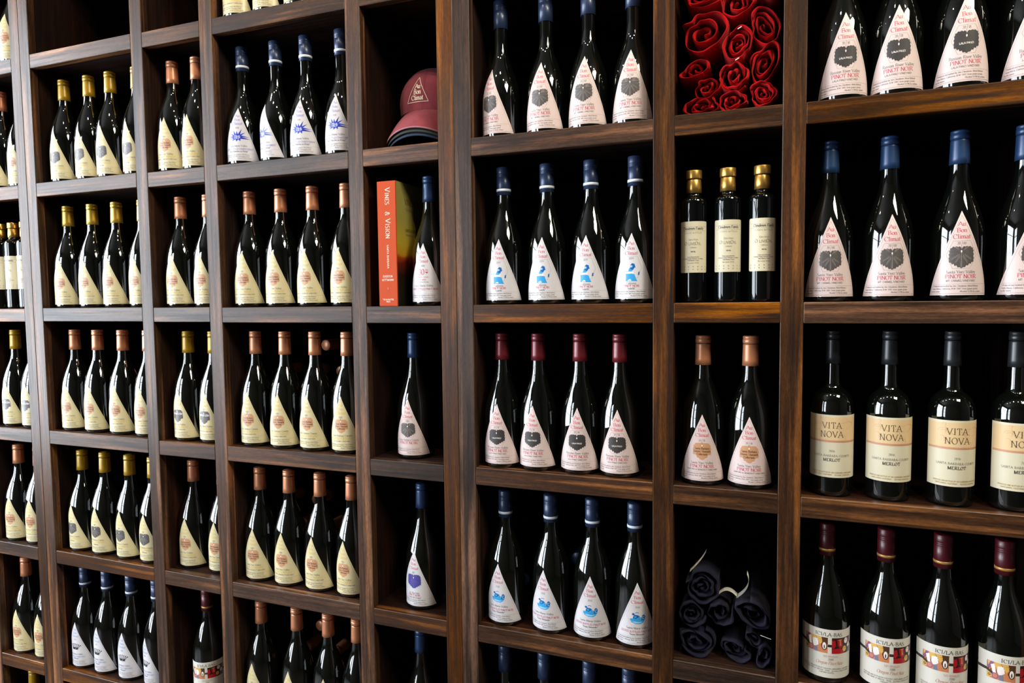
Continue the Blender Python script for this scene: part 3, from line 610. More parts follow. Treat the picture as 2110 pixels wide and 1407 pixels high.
def em_crown(k):
    c = (0, .066)
    k.poly([(c[0] - .0098, c[1] - .001), (c[0] + .0098, c[1] - .001), (c[0] + .0125, c[1] + .0066), (c[0] - .0125, c[1] + .0066)], I_BLACK, .0006)
    for i in range(5): k.line([(c[0] - .009 + .0045 * i, c[1] + .0005 + .0008 * (i % 2)), (c[0] - .006 + .0045 * i, c[1] + .0048)], .0006, I_PAPERW)
    for x, y, sx in ((-.0155, .0140, -.003), (-.0105, .0165, -.0015), (-.0050, .0180, 0), (.0008, .0180, .0005), (.0065, .0170, .0015), (.0120, .0155, .003), (.0170, .0130, .004)):
        k.line([(c[0] + x * .72, c[1] + .0070), (c[0] + x * .92 - sx * .3, c[1] + .0108), (c[0] + x, c[1] + y)], .0016, I_BLACK); k.ell(c[0] + x + .0004, c[1] + y, .0015, .0018, I_BLACK)
def em_thirty(k):
    k.text('30', -.0035, .0765, .0145, I_RED, thick=.12, thin=.04); k.text('YRS', .0095, .0865, .0038, I_RED)
    k.poly([(.0055, .0840), (.0135, .0840), (.0095, .0795)], I_RED, .0004)
    for i, t in enumerate(('THIRTY YEARS', 'OF WINE', 'PRODUCTION')): k.text(t, 0, .0690 - i * .0062, .0034, I_RED if i != 2 else I_TEXT, track=.08)
SB3 = ('Santa Barbara', 'Historic Vineyards', 'Collection')
INKS = {}; LABELS = {}
def deflab(key, paperm, k): INKS[key] = (paperm, k)
def get_label(key, prof, kv):
    """label sheet and its print, laid onto one bottle profile; kv: the label's height against the tall form"""
    if key in LABELS: return LABELS[key]
    kk = (key, prof, kv)
    if kk not in LABELS:
        pm, k = INKS[key]; rad = R_BURG[prof]; top = H0 + (H1 - H0) * kv; pk = ('paper', pm.name, prof, kv); base = wrap(rad, .00038)
        if pk not in LABELS: LABELS[pk] = tri_label_mesh('label', pm, rad, H0, top, WB)
        LABELS[kk] = (LABELS[pk], k.mesh('label_print', lambda s_, h, e: base(s_, H0 + (h - H0) * kv, e)))
    return LABELS[kk]
deflab('cream_leaf', M_CREAM, abc_print(I_GOLD, '2019', 'Santa Barbara County', 'CHARDONNAY', 'California', em_leaf(I_LEAF, I_VEIN, I_TAN), border=I_TEXT))
deflab('cream_badge', M_CREAM, abc_print(I_GOLD, '2018', 'Santa Ynez Valley', 'CHARDONNAY', 'SANFORD & BENEDICT VINEYARD', em_badge(I_COPPER, SB3, I_BROWN), border=I_TEXT))
deflab('cream_badge_county', M_CREAM, abc_print(I_GOLD, '2018', 'Santa Barbara County', 'CHARDONNAY', 'LOS ALAMOS VINEYARD', em_badge(I_COPPER, SB3, I_BROWN), border=I_TEXT))
deflab('cream_dark', M_CREAM, abc_print(I_GOLD, '2017', 'Santa Maria Valley', 'CHARDONNAY', 'BIEN NACIDO VINEYARD', em_badge(I_LEAF, ('BIEN NACIDO',), I_PAPERW), border=I_TEXT))
deflab('white_star', M_WHITE, abc_print(I_LAV, '2018', 'Santa Maria Valley', 'ESTATE BOTTLED CHARDONNAY', '"Nuits-Blanches au Bouge"', em_star, small=I_TEXT, varink=I_LAV))
deflab('pink_leaf', M_PINK, abc_print(I_RED, '2000', 'Santa Ynez Valley', 'PINOT NOIR', 'MT. CARMEL VINEYARD', em_leaf(I_LEAF, I_VEIN), split=True))
deflab('pink_dark_leaf', M_PINK, abc_print(I_RED, '2018', 'Russian River Valley', 'PINOT NOIR', 'LALA PANZI VINEYARD', em_leaf(ink('leaf_black', (62, 58, 58)), I_LEAF, I_TEXT, 'LALA PANZI'), split=True))
deflab('white_woman', M_WHITE, abc_print(I_RED, '2019', 'California', 'PINOT NOIR', '"Isabelle"', em_woman, border=I_GREY, compact=True))
deflab('white_tub', M_WHITE, abc_print(I_RED, '2018', 'Santa Maria Valley', 'ESTATE BOTTLED PINOT NOIR', '"Knox Alexander"', em_tub))
deflab('pink_badge', M_PINK, abc_print(I_RED, '2018', 'Santa Ynez Valley', 'PINOT NOIR', 'SANFORD & BENEDICT VINEYARD', em_badge(I_COPPER, SB3, I_BROWN, I_PINKLINE), split=True))
deflab('white_thirty', M_WHITE, abc_print(I_RED, '2008', 'Santa Maria Valley', 'ESTATE BOTTLED PINOT NOIR', '', em_thirty))
deflab('pink_county', M_PINK, abc_print(I_RED, '2018', 'Santa Barbara County', 'PINOT NOIR', '', em_leaf(I_LEAF, I_VEIN)))
deflab('white_purple', M_WHITE, abc_print(I_RED, '2017', 'Sta. Rita Hills', 'PINOT NOIR', '"Larmes de Grappe"', em_leaf(I_PURP, I_LAV, I_PALE), compact=True))
deflab('white_crown', M_WHITE, abc_print(I_LBLUE, '2018', 'Santa Maria Valley', 'BIEN NACIDO VINEYARD', '"Hildegard"', em_crown, small=I_TEXT, varink=I_LBLUE))

# rectangular labels
def vita():
    k = Ink(); w = .0535; h0, h1 = .036, .153
    k.rect(-w + .0028, w - .0028, h1 - .0475, h1 - .004, I_TAN); k.rect(-w + .0028, w - .0028, h1 - .0505, h1 - .0475, ink('map_border', (206, 160, 126)))
    k.line([(-w + .003, h1 - .0475), (w - .003, h1 - .0475)], .0005, I_ROSE); k.line([(-w + .003, h1 - .0508), (w - .003, h1 - .0508)], .0004, I_ROSE)
    n = 46
    for i in range(n):
        x = -w + .0035 + (2 * w - .007) * i / n; k.line([(x, h1 - .0500), (x + .001, h1 - .0482), (x + .002, h1 - .0500)], .0003, I_ROSE)
    r = random.Random(3)
    for j in range(17):
        x, y = r.uniform(-w + .006, w - .014), h1 - r.uniform(.008, .044); pts = [(x, y)]; a = r.uniform(-.6, .6)
        for i in range(9):
            a += r.uniform(-.8, .8); pts.append((max(-w + .003, min(w - .003, pts[-1][0] + .0016 * cos(a))), max(h1 - .046, min(h1 - .005, pts[-1][1] + .0016 * sin(a)))))
        k.line(pts, .00026, I_ROSE if j % 3 else I_OCHRE)
    k.text('VITA', 0, h1 - .0250, .0112, I_DARK, thick=.092, thin=.045, track=.14); k.text('NOVA', 0, h1 - .0415, .0112, I_DARK, thick=.092, thin=.045, track=.14)
    k.text('2016', 0, h1 - .0690, .0040, I_TEXT, track=.16); k.text('SANTA BARBARA COUNTY', 0, h1 - .0780, .0040, I_TEXT, track=.16); k.text('MERLOT', 0, h1 - .0865, .0056, I_DARK, thick=.17, track=.16)
    k.text('PRODUCED AND BOTTLED BY JIM CLENDENEN, SANTA MARIA', 0, h0 + .0085, .0024, I_OCHRE, thick=.14, thin=.1, track=.04, wid=.95); k.text('SANTA MARIA, CALIFORNIA      ALCOHOL 13.5% BY VOL.', 0, h0 + .0042, .0024, I_OCHRE, thick=.14, thin=.1, track=.04, wid=.95)
    return rect_label_mesh('label', M_IVORY, R_BORD, h0, h1, w), k.mesh('label_print', wrap(R_BORD, .00040))
LABELS['vita'] = vita()
M_CPAPER = glossy(mat('white_collage_paper', srgb(222, 218, 208), 0.42, spec=0.45))
def collage():
    k = Ink(); w = .058; h1, h0 = .105, .012; y = lambda d: h1 - d
    # dark band behind the two pictures
    k.rect(-w, w, y(.0335), y(.0285), I_BLACK)
    k.line([(-w, y(.0310)), (w, y(.0310))], .0006, I_GREY)
    def pic(x0, x1, base):
        k.rect(x0, x1, y(.0455), y(.0155), base)
    pic(-.041, .0014, I_SKIN); pic(.0082, .0500, ink('collage_dark', (52, 24, 26)))
    k.rect(.0014, .0082, y(.0285), y(.0155), M_CPAPER); k.rect(.0014, .0082, y(.0455), y(.0335), M_CPAPER)
    X = lambda x, d: (-.041 + x * .0424, y(.0155 + d * .030))
    Pg = lambda pts, m: k.poly([X(*p) for p in pts], m, .0004)
    Pg([(0, 0), (.25, 0), (.12, .45), (0, .4)], I_VIOL); Pg([(.02, .02), (.14, .0), (.05, .3)], I_YEL); Pg([(.14, .2), (.28, .1), (.34, .7), (.22, .6)], I_PAPERW)
    Pg([(.28, 0), (.62, 0), (.58, .3), (.40, .42), (.3, .25)], I_YEL); Pg([(.38, .2), (.60, .15), (.62, .55), (.45, .75), (.36, .5)], I_PAPERW)
    for i in range(5): k.line([X(.40, .26 + .09 * i), X(.48, .3 + .09 * i), X(.58, .25 + .09 * i)], .0004, I_BLUEG if i % 2 else I_ROSE)
    Pg([(.55, .0), (.78, 0), (.76, .35), (.68, .5), (.60, .3)], I_YEL)
    for i in range(4): k.line([X(.5 + .06 * i, .02), X(.60 + .06 * i, .28)], .0009, I_BROWN)
    Pg([(.0, .62), (.14, .55), (.22, .85), (.10, 1), (0, 1)], I_YEL); k.ell(*X(.10, .82), .0022, .0022, I_BROWN); k.ell(*X(.10, .82), .0010, .0010, I_YEL)
    k.ell(*X(.30, .80), .0050, .0055, I_VIOL); k.ell(*X(.30, .80), .0036, .0040, I_ROSE); k.line([X(.22, .75), X(.38, .86)], .0006, I_BLUEG); k.line([X(.22, .86), X(.38, .74)], .0006, I_BLUEG)
    Pg([(.43, .7), (.57, .66), (.60, 1), (.44, 1)], I_BLUEG); Pg([(.0, .45), (.22, .6), (.2, .75), (0, .6)], I_DARK)
    Pg([(.74, 0), (1, 0), (1, .42), (.80, .40)], I_BROWN); k.ell(*X(.86, .54), .0050, .0085, I_BROWN); k.ell(*X(.86, .54), .0032, .0068, I_PAPERW); k.ell(*X(.86, .60), .0010, .0040, I_DARK); k.rect(X(.78, 0)[0], X(.94, 0)[0], y(.0250), y(.0238), I_BROWN)
    X2 = lambda x, d: (.0082 + x * .0418, y(.0155 + d * .030))
    Pg = lambda pts, m: k.poly([X2(*p) for p in pts], m, .0004)
    Pg([(0, .72), (.3, .66), (.55, .75), (.6, 1), (0, 1)], I_CRIM); Pg([(0, .2), (.14, .15), (.18, .5), (.08, .7), (0, .6)], I_CRIM); Pg([(.22, .1), (.48, .08), (.5, .55), (.38, .7), (.28, .5)], I_CRIM)
    Pg([(.28, .12), (.46, .08), (.40, .2), (.44, .5), (.36, .5), (.36, .2)], I_SKIN)
    for cx, cy in ((.70, .22), (.62, .72), (.90, .55)):
        k.ell(*X2(cx, cy), .0048, .0055, I_YEL if cy > .6 else I_PAPERW); k.ell(*X2(cx - .04, cy - .05), .0007, .0007, I_BROWN); k.ell(*X2(cx + .04, cy - .05), .0007, .0007, I_BROWN); k.line([X2(cx - .04, cy + .08), X2(cx + .04, cy + .08)], .0006, I_BROWN)
    Pg([(.78, .1), (1, .0), (1, .4), (.84, .35)], I_VIOL); Pg([(.80, .7), (1, .62), (1, 1), (.76, 1)], I_BLUEG)
    k.text('ICI/LA-BAS', .0040, y(.0128), .0067, I_DARK, thick=.115, track=.08, wid=1.16)
    k.text("'LES R\u00c9V\u00c9L\u00c9S'".replace('\u00c9', 'E'), .0070, y(.0530), .0036, I_ROSE, track=.06); k.text('2000', .0070, y(.0590), .0042, I_TEXT, track=.06)
    k.text('Oregon Pinot Noir', .0055, y(.0668), .0060, I_ROSE, slant=.3, thick=.10, thin=.05)
    for i, t in enumerate(('PRODUCED AND BOTTLED BY ICI/LA-BAS, SANTA MARIA, CALIFORNIA', 'RED TABLE WINE OF OREGON    750 ML    ALCOHOL 13.5% BY VOLUME', 'CONTAINS SULFITES')): k.text(t, 0, y(.0760 + .004 * i), .0025, I_TEXT, thick=.12, thin=.08, track=.03, wid=.95)
    return rect_label_mesh('label', M_CPAPER, R_BURG['fat'], h0, h1, w), k.mesh('label_print', wrap(R_BURG['fat'], .00040))
LABELS['collage'] = collage()
def oil():
    k = Ink(); w = .0318; h0, h1 = .0585, .158; y = lambda d: h1 - d
    k.line([(-w + .004, y(.0105)), (w - .004, y(.0105))], .0003, I_GREY); k.line([(-w + .004, y(.0185)), (w - .004, y(.0185))], .0003, I_GREY)
    k.text('Clendenen Family', 0, y(.0162), .0050, I_DARK, thick=.17, thin=.08, track=.05, wid=.98)
    k.text('ESTATE BOTTLED', 0, y(.0240), .0030, I_TEXT, track=.2); k.text('Extra Virgin', 0, y(.0370), .0034, I_TEXT)
    k.text('O', -.0145, y(.0460), .0064, I_DARK); k.text('LIVE', -.0090, y(.0460), .0048, I_DARK, 'l', track=.1); k.text('O', .0062, y(.0460), .0064, I_DARK); k.text('IL', .0100, y(.0460), .0048, I_DARK, 'l', track=.1)
    k.text('California', 0, y(.0520), .0028, I_TEXT); k.text('500 ML', 0, y(.0600), .0026, I_DARK, thick=.16, thin=.1)
    for i, t in enumerate(('Grown and produced by', 'Clendenen Family Vineyards, Los Alamos', 'Santa Barbara County')): k.text(t, 0, y(.0702 + .0034 * i), .0025, I_TEXT, thick=.14, thin=.1, wid=.9)
    k.text('Net contents 500 ML', 0, y(.0818), .0024, I_TEXT)
    for r_ in range(2):
        for i in range(7):
            x, yy = -w + .0055 + i * (2 * w - .011) / 6, y(.0880 + .0052 * r_)
            if r_ == 0: k.poly([(x, yy + .0011), (x + .0011, yy), (x, yy - .0011), (x - .0011, yy)], I_TEXT, .0004)
            else: k.ell(x, yy, .0009, .0009, I_TEXT, 8, .0004)
    return rect_label_mesh('label', M_OILPAPER, R_OIL, h0, h1, w, .003), k.mesh('label_print', wrap(R_OIL, .00040))
LABELS['oil'] = oil()

# kinds of bottle: glass, capsule parts, label
NS = foil(M_NAVYCAP, 'screw', .238, .2985, .0147)
KIND = {
    'copper': ('fat', [('capsule', foil(M_COPPER))]), 'yellow': ('fat', [('capsule', foil(M_YELLOW))]), 'gold': ('fat', [('capsule', foil(M_GOLD))]),
    'blue': ('mid', [('capsule', foil(M_BLUECAP))]), 'red': ('mid', [('capsule', foil(M_REDCAP))]), 'navytall': ('mid', [('screw_cap', NS)]),
    'navyscrew': ('slim', [('screw_cap', NS)]), 'bandfat': ('fat', [('screw_cap', NS), ('cap_band', ME_BAND)]), 'bandmid': ('mid', [('screw_cap', NS), ('cap_band', ME_BAND)]), 'band': ('slim', [('screw_cap', NS), ('cap_band', ME_BAND)]),
    'wine': ('fat', [('screw_cap', foil(M_WINECAP, 'screw', .236, .2975, .0145)), ('cap_band', ME_GBAND)]),
    'black': (ME_BORD, [('capsule', foil(M_BLACKCAP, 'foil', .246, .3075, .0128))]),
    'oil': (ME_OIL, [('stopper', ME_PLUG), ('neck_sleeve', ME_SLEEVE)]),
}
TALL = {'WC2S1': .99, 'WC2S2': .985, 'WC1S1': .95}
def bottle(kind, labkey, label, loc, rz, group, lying=False, kv=.90):
    prof, caps = KIND[kind]; glass = ME_BURG.get(prof, prof) if isinstance(prof, str) else prof
    r = thing('olive_oil_bottle' if kind == 'oil' else 'wine_bottle', label, 'bottle', loc, rz, group)
    if lying: r.rotation_euler = (pi / 2, 0, rz)
    mesh_obj('glass', glass, r)
    for c in caps:
        o = mesh_obj(c[0], c[1], r)
        for s_ in c[2:]: mesh_obj(s_[0], s_[1], o)
    if labkey:
        lm, pm = get_label(labkey, prof, kv)
        o = mesh_obj('label', lm, r); mesh_obj('label_print', pm, o)
    return r
CELLS = {
 'N0S0': [(-0.7991, 0.053, 12.0)],
 'N0S1': [(-0.879, 0.053, 0.0), (-0.7885, 0.053, 2.9)],
 'N0S2': [(-0.9034, 0.045, 0.0), (-0.8434, 0.045, 0.0), (-0.789, 0.045, 0.0)],
 'N0S3': [(-0.8735, 0.053, 3.1), (-0.787, 0.053, 3.2)],
 'N0S4': [(-0.8901, 0.053, 8.7), (-0.7978, 0.053, 7.1)],
 'N0S5': [(-0.8842, 0.053, 3.2), (-0.787, 0.053, 5.3)],
 'N0S6': [(-0.8751, 0.053, 0.0)],
 'W2S0': [(0.046, 0.053, 6.0), (0.1395, 0.053, -4.0), (0.2333, 0.053, 8.0), (0.3312, 0.053, 3.0)],
 'W1S1': [(-0.605, 0.053, 3.8), (-0.5042, 0.053, -0.2), (-0.4203, 0.053, 3.3), (-0.3202, 0.053, -1.6)],
 'N1S1': [(-0.191, 0.053, 8.8), (-0.107, 0.053, 1.9)],
 'W2S1': [(0.0446, 0.053, 17.3), (0.1489, 0.053, -19.8), (0.2396, 0.053, 8.9), (0.3421, 0.053, 8.1)],
 'WC1S1': [(0.7501, 0.06, -19.5), (0.8531, 0.06, -2.1), (0.946, 0.06, -0.2), (1.0396, 0.06, 2.6)],
 'WC2S1': [(1.4249, 0.053, 3.0), (1.512, 0.053, -3.3), (1.6089, 0.053, 1.1), (1.7079, 0.053, 2.2)],
 'W1S2': [(-0.6144, 0.053, 8.0), (-0.5148, 0.053, 4.2), (-0.4191, 0.053, 5.4), (-0.3186, 0.053, 1.3)],
 'N1S2': [(-0.1814, 0.053, 3.3), (-0.085, 0.053, 4.1)],
 'W2S2': [(0.0523, 0.053, 7.4), (0.1507, 0.053, 4.0), (0.2472, 0.053, 1.1), (0.3453, 0.053, 0.2)],
 'N2S2': [(0.5711, 0.053, 2.9)],
 'WC1S2': [(0.7556, 0.053, 2.5), (0.8553, 0.053, 0.2), (0.9521, 0.053, -2.1), (1.0456, 0.053, -0.8)],
 'NC1S2': [(1.163, 0.045, 4.0), (1.2268, 0.045, 9.0), (1.2897, 0.045, 12.0)],
 'WC2S2': [(1.4077, 0.053, 0.4), (1.5052, 0.053, 2.2), (1.6128, 0.053, -2.3), (1.7091, 0.053, 8.4)],
 'W1S3': [(-0.6118, 0.053, 4.8), (-0.5178, 0.053, 3.9), (-0.4181, 0.053, 7.8), (-0.3202, 0.053, 3.5)],
 'N1S3': [(-0.1737, 0.053, -5.4), (-0.084, 0.053, -1.9)],
 'W2S3': [(0.0562, 0.053, 3.4), (0.1496, 0.053, 6.3), (0.2416, 0.053, 0.6), (0.3369, 0.053, 7.1)],
 'N2S3': [(0.5144, 0.068, 3.3)],
 'WC1S3': [(0.7486, 0.05, 0.9), (0.8331, 0.05, -1.9), (0.9273, 0.05, 5.2), (1.0132, 0.05, 3.9)],
 'NC1S3': [(1.1813, 0.053, 4.2), (1.2715, 0.053, 0.5)],
 'WC2S3': [(1.4179, 0.057, -2.0), (1.513, 0.057, 2.0), (1.6118, 0.057, 6.0), (1.708, 0.057, 8.0)],
 'W1S4': [(-0.6094, 0.055, -5.3), (-0.516, 0.055, 0.4), (-0.4163, 0.055, -3.2), (-0.3254, 0.055, 0.1)],
 'N1S4': [(-0.1918, 0.07, 3.6), (-0.0879, 0.07, 2.3)],
 'W2S4': [(0.0488, 0.06, 5.7), (0.143, 0.06, 2.3), (0.2397, 0.06, -1.7), (0.3351, 0.06, -4.3)],
 'N2S4': [(0.5294, 0.067, -5.6)],
 'WC1S4': [(0.7503, 0.053, -6.1), (0.8578, 0.053, -7.9), (0.9524, 0.053, 6.0), (1.044, 0.053, 18.4)],
 'WC2S4': [(1.4132, 0.053, 0.0), (1.5137, 0.053, 2.0), (1.6049, 0.053, 5.0), (1.6987, 0.053, 12.0)],
 'W1S5': [(-0.6232, 0.055, 0.9), (-0.5304, 0.055, -4.4), (-0.4323, 0.055, 2.4), (-0.3317, 0.055, -15.2)],
 'N1S5': [(-0.15, 0.06, 26.0)],
 'W2S5': [(0.044, 0.053, -2.4), (0.16, 0.053, -1.4), (0.258, 0.053, 12.8), (0.3452, 0.053, 0.0)],
 'N2S5': [(0.5197, 0.065, 0.0)],
 'WC1S5': [(0.7445, 0.053, 0.0), (0.8401, 0.053, 0.0), (0.9442, 0.053, 0.0), (1.0319, 0.053, 0.0)],
}
# kind, label, phrase with {o}, group
DESC = {
 'N0S0': ('navyscrew', 'cream_badge', 'wine bottle with a pointed pale label at the photo\'s top left corner', None),
 'N0S1': ('copper', 'cream_badge', '{o} copper-capped bottle on the upper shelf left of the yellow-capped leaf-label bottles', 'copper-capped bottles on the far left upper shelf'),
 'N0S2': ('oil', 'oil', '{o} of three gold-stoppered oil bottles at the photo\'s left edge', 'olive oil bottles at the left edge'),
 'N0S3': ('yellow', 'cream_dark', '{o} yellow-capped bottle at the left edge, two shelves above the copper-capped lower one', 'yellow-capped bottles at the left edge'),
 'N0S4': ('copper', 'cream_badge', '{o} copper-capped bottle left of the lower shelf of yellow-capped bottles', 'copper-capped bottles left of the lower yellow caps'),
 'N0S5': ('copper', 'cream_badge', '{o} copper-capped bottle left of the black-crown-label bottles', 'copper-capped bottles left of the crown labels'),
 'N0S6': ('yellow', None, 'yellow-capped bottle at the lower left corner, only its cap showing', None),
 'W2S0': ('copper', 'cream_badge', '{o} cream-labelled bottle on the shelf above the blue-starburst bottles', 'cut-off bottles above the starburst shelf'),
 'W1S1': ('yellow', 'cream_leaf', '{o} yellow-capped grey-leaf bottle on the shelf under the empty cubby', 'yellow-capped bottles under the empty cubby'),
 'N1S1': ('copper', 'cream_badge', '{o} copper-capped bottle in the narrow cubby left of the blue-starburst bottles', 'copper-capped pair beside the starburst bottles'),
 'W2S1': ('band', 'white_star', '{o} blue-capped bottle with a blue starburst on its white label', 'blue starburst bottles'),
 'WC1S1': ('navyscrew', 'pink_leaf', '{o} blue-capped pink grey-leaf bottle right of the maroon baseball cap', 'pink leaf bottles beside the baseball caps'),
 'WC2S1': ('navytall', 'pink_dark_leaf', '{o} pink dark-leaf bottle on the shelf right of the rolled red shirts', 'dark-leaf bottles beside the red shirts'),
 'W1S2': ('gold', 'cream_badge', '{o} shiny gold-capped bottle with a copper emblem on its cream label', 'gold-capped bottles'),
 'N1S2': ('copper', 'cream_badge', '{o} copper-capped bottle in the narrow cubby right of the gold-capped bottles', 'copper-capped pair beside the gold caps'),
 'W2S2': ('copper', 'cream_badge', '{o} copper-capped bottle on the shelf left of the orange book', 'copper-capped bottles left of the book'),
 'N2S2': ('blue', 'white_thirty', 'blue-capped bottle with a red thirty on its label, beside the orange book', None),
 'WC1S2': ('bandmid', 'white_woman', '{o} white-banded blue-capped bottle with a kneeling blue woman on its label', 'kneeling woman label bottles'),
 'NC1S2': ('oil', 'oil', '{o} of three gold-stoppered olive oil bottles under the rolled red shirts', 'olive oil bottles under the red shirts'),
 'WC2S2': ('blue', 'pink_leaf', '{o} blue-capped pink grey-leaf bottle right of the olive oil bottles', 'pink leaf bottles beside the olive oil'),
 'W1S3': ('copper', 'cream_badge_county', '{o} copper-capped bottle on the shelf below the gold-capped bottles', 'copper-capped bottles below the gold caps'),
 'N1S3': ('yellow', 'cream_dark', '{o} yellow-capped bottle with a dark emblem, in a narrow cubby between copper-capped bottles', 'yellow-capped dark-emblem pair'),
 'W2S3': ('copper', 'cream_badge_county', '{o} copper-capped bottle left of the lone pink-labelled blue-capped bottle', 'copper-capped bottles on the fourth shelf'),
 'N2S3': ('blue', 'pink_county', 'lone blue-capped bottle with pink grey-leaf label, directly below the orange book', None),
 'WC1S3': ('red', 'pink_dark_leaf', '{o} dark-red-capped bottle with a dark leaf on its pink label', 'dark-red-capped leaf bottles'),
 'NC1S3': ('copper', 'pink_badge', '{o} copper-capped bottle with a pink label, below the olive oil bottles', 'copper-capped pink-label pair'),
 'WC2S3': ('black', 'vita', '{o} black-capped square-shouldered bottle with a tan and cream rectangular label', 'square-shouldered red wine bottles'),
 'W1S4': ('yellow', 'cream_leaf', '{o} yellow-capped grey-leaf bottle on the shelf above the black-crown labels', 'yellow-capped bottles above the crown labels'),
 'N1S4': ('copper', 'cream_badge', '{o} copper-capped bottle on the shelf above the lone picture-collage bottle', 'copper-capped pair above the collage bottle'),
 'W2S4': ('copper', 'cream_badge', '{o} copper-capped bottle on the shelf left of the purple-leaf bottle', 'copper-capped bottles beside the purple leaf'),
 'N2S4': ('blue', 'white_purple', 'lone blue-capped bottle with a purple leaf on its white label', None),
 'WC1S4': ('bandfat', 'white_tub', '{o} white-banded blue-capped bottle with a blue bathing figure on its label', 'bathing figure label bottles'),
 'WC2S4': ('wine', 'collage', '{o} burgundy-capped bottle with two collage pictures, right of the navy shirts', 'collage label bottles'),
 'W1S5': ('bandfat', 'white_crown', '{o} white-banded blue-capped bottle with a black crown on its label', 'black crown label bottles'),
 'N1S5': ('wine', 'collage', 'lone burgundy-capped bottle with collage pictures, in a narrow cubby at the bottom', None),
 'W2S5': ('copper', 'cream_badge', '{o} copper-capped bottle cut by the photo\'s bottom edge', 'copper-capped bottles at the bottom edge'),
 'N2S5': ('blue', None, 'blue-capped bottle under the purple-leaf bottle, cut by the photo\'s bottom edge', None),
 'WC1S5': ('navyscrew', None, '{o} blue cap showing under the shelf of bathing-figure bottles', 'blue-capped bottles at the bottom edge'),
}
ORD = ['first (leftmost)', 'second', 'third', 'fourth']
ORD2 = ['left-hand', 'right-hand']
for key, lst in CELLS.items():
    kind, lab, phrase, group = DESC[key]; bay, k = key.split('S'); zt = ztop(bay, int(k))
    for i, (x, y, yaw) in enumerate(lst):
        o_ = (ORD2[i] if len(lst) == 2 else ORD[i])
        bottle(kind, lab, phrase.format(o=o_), (x, y, zt + .0002), radians(yaw), group, kv=TALL.get(key, .90))

# bottles lying behind the upright ones, necks towards the room
def lying_stack(bay, k, kind, rows, phrase, special):
    a, b = BAYS[bay]; zt = ztop(bay, k); R = .0416; n = 0
    for r_, xs in enumerate(rows):
        for x in xs:
            z = zt + R + .0004 + r_ * .0698
            bottle(kind, None, special.get((r_, x), phrase), (a + x, .472, z), 0, 'bottles lying behind %s' % phrase.split(' behind ')[-1], True)
ev = [.0445, .1365, .2285, .3205]; od = [.0905, .1825, .2745]
lying_stack('W2', 3, 'copper', [ev, od, ev, [.1825]], 'wine bottle lying flat, neck outward, behind the fourth-shelf copper-capped bottles', {(3, .1825): 'topmost lying bottle, its copper cap peeping beside the third fourth-shelf bottle\'s cap'})
lying_stack('W2', 4, 'copper', [ev, od, [.0445, .1365]], 'wine bottle lying flat, neck outward, behind the copper-capped bottles beside the purple leaf', {(2, .0445): 'lying bottle whose copper cap end peeps between first and second lower copper-capped bottles'})
lying_stack('W2', 5, 'copper', [ev, od, [.1365]], 'wine bottle lying flat, neck outward, behind the bottom-edge copper-capped bottles', {(2, .1365): 'lying bottle whose cap end peeps right of the second bottom-edge copper cap'})
lying_stack('W1', 2, 'gold', [ev, od, [.2285]], 'wine bottle lying flat, neck outward, behind the gold-capped bottles', {(2, .2285): 'lying bottle whose gold cap rim peeps beside the third gold-capped bottle'})
lying_stack('W1', 3, 'copper', [ev, od, [.2285]], 'wine bottle lying flat, neck outward, behind the copper-capped bottles under the gold caps', {(2, .2285): 'lying bottle whose copper cap peeps between third and fourth bottles under the gold caps'})
lying_stack('WC1', 4, 'navyscrew', [ev, [.0905, .1825]], 'wine bottle lying flat, neck outward, behind the bathing-figure bottles', {(1, .0905): 'lying bottle whose dark cap peeps right of the first bathing-figure bottle'})

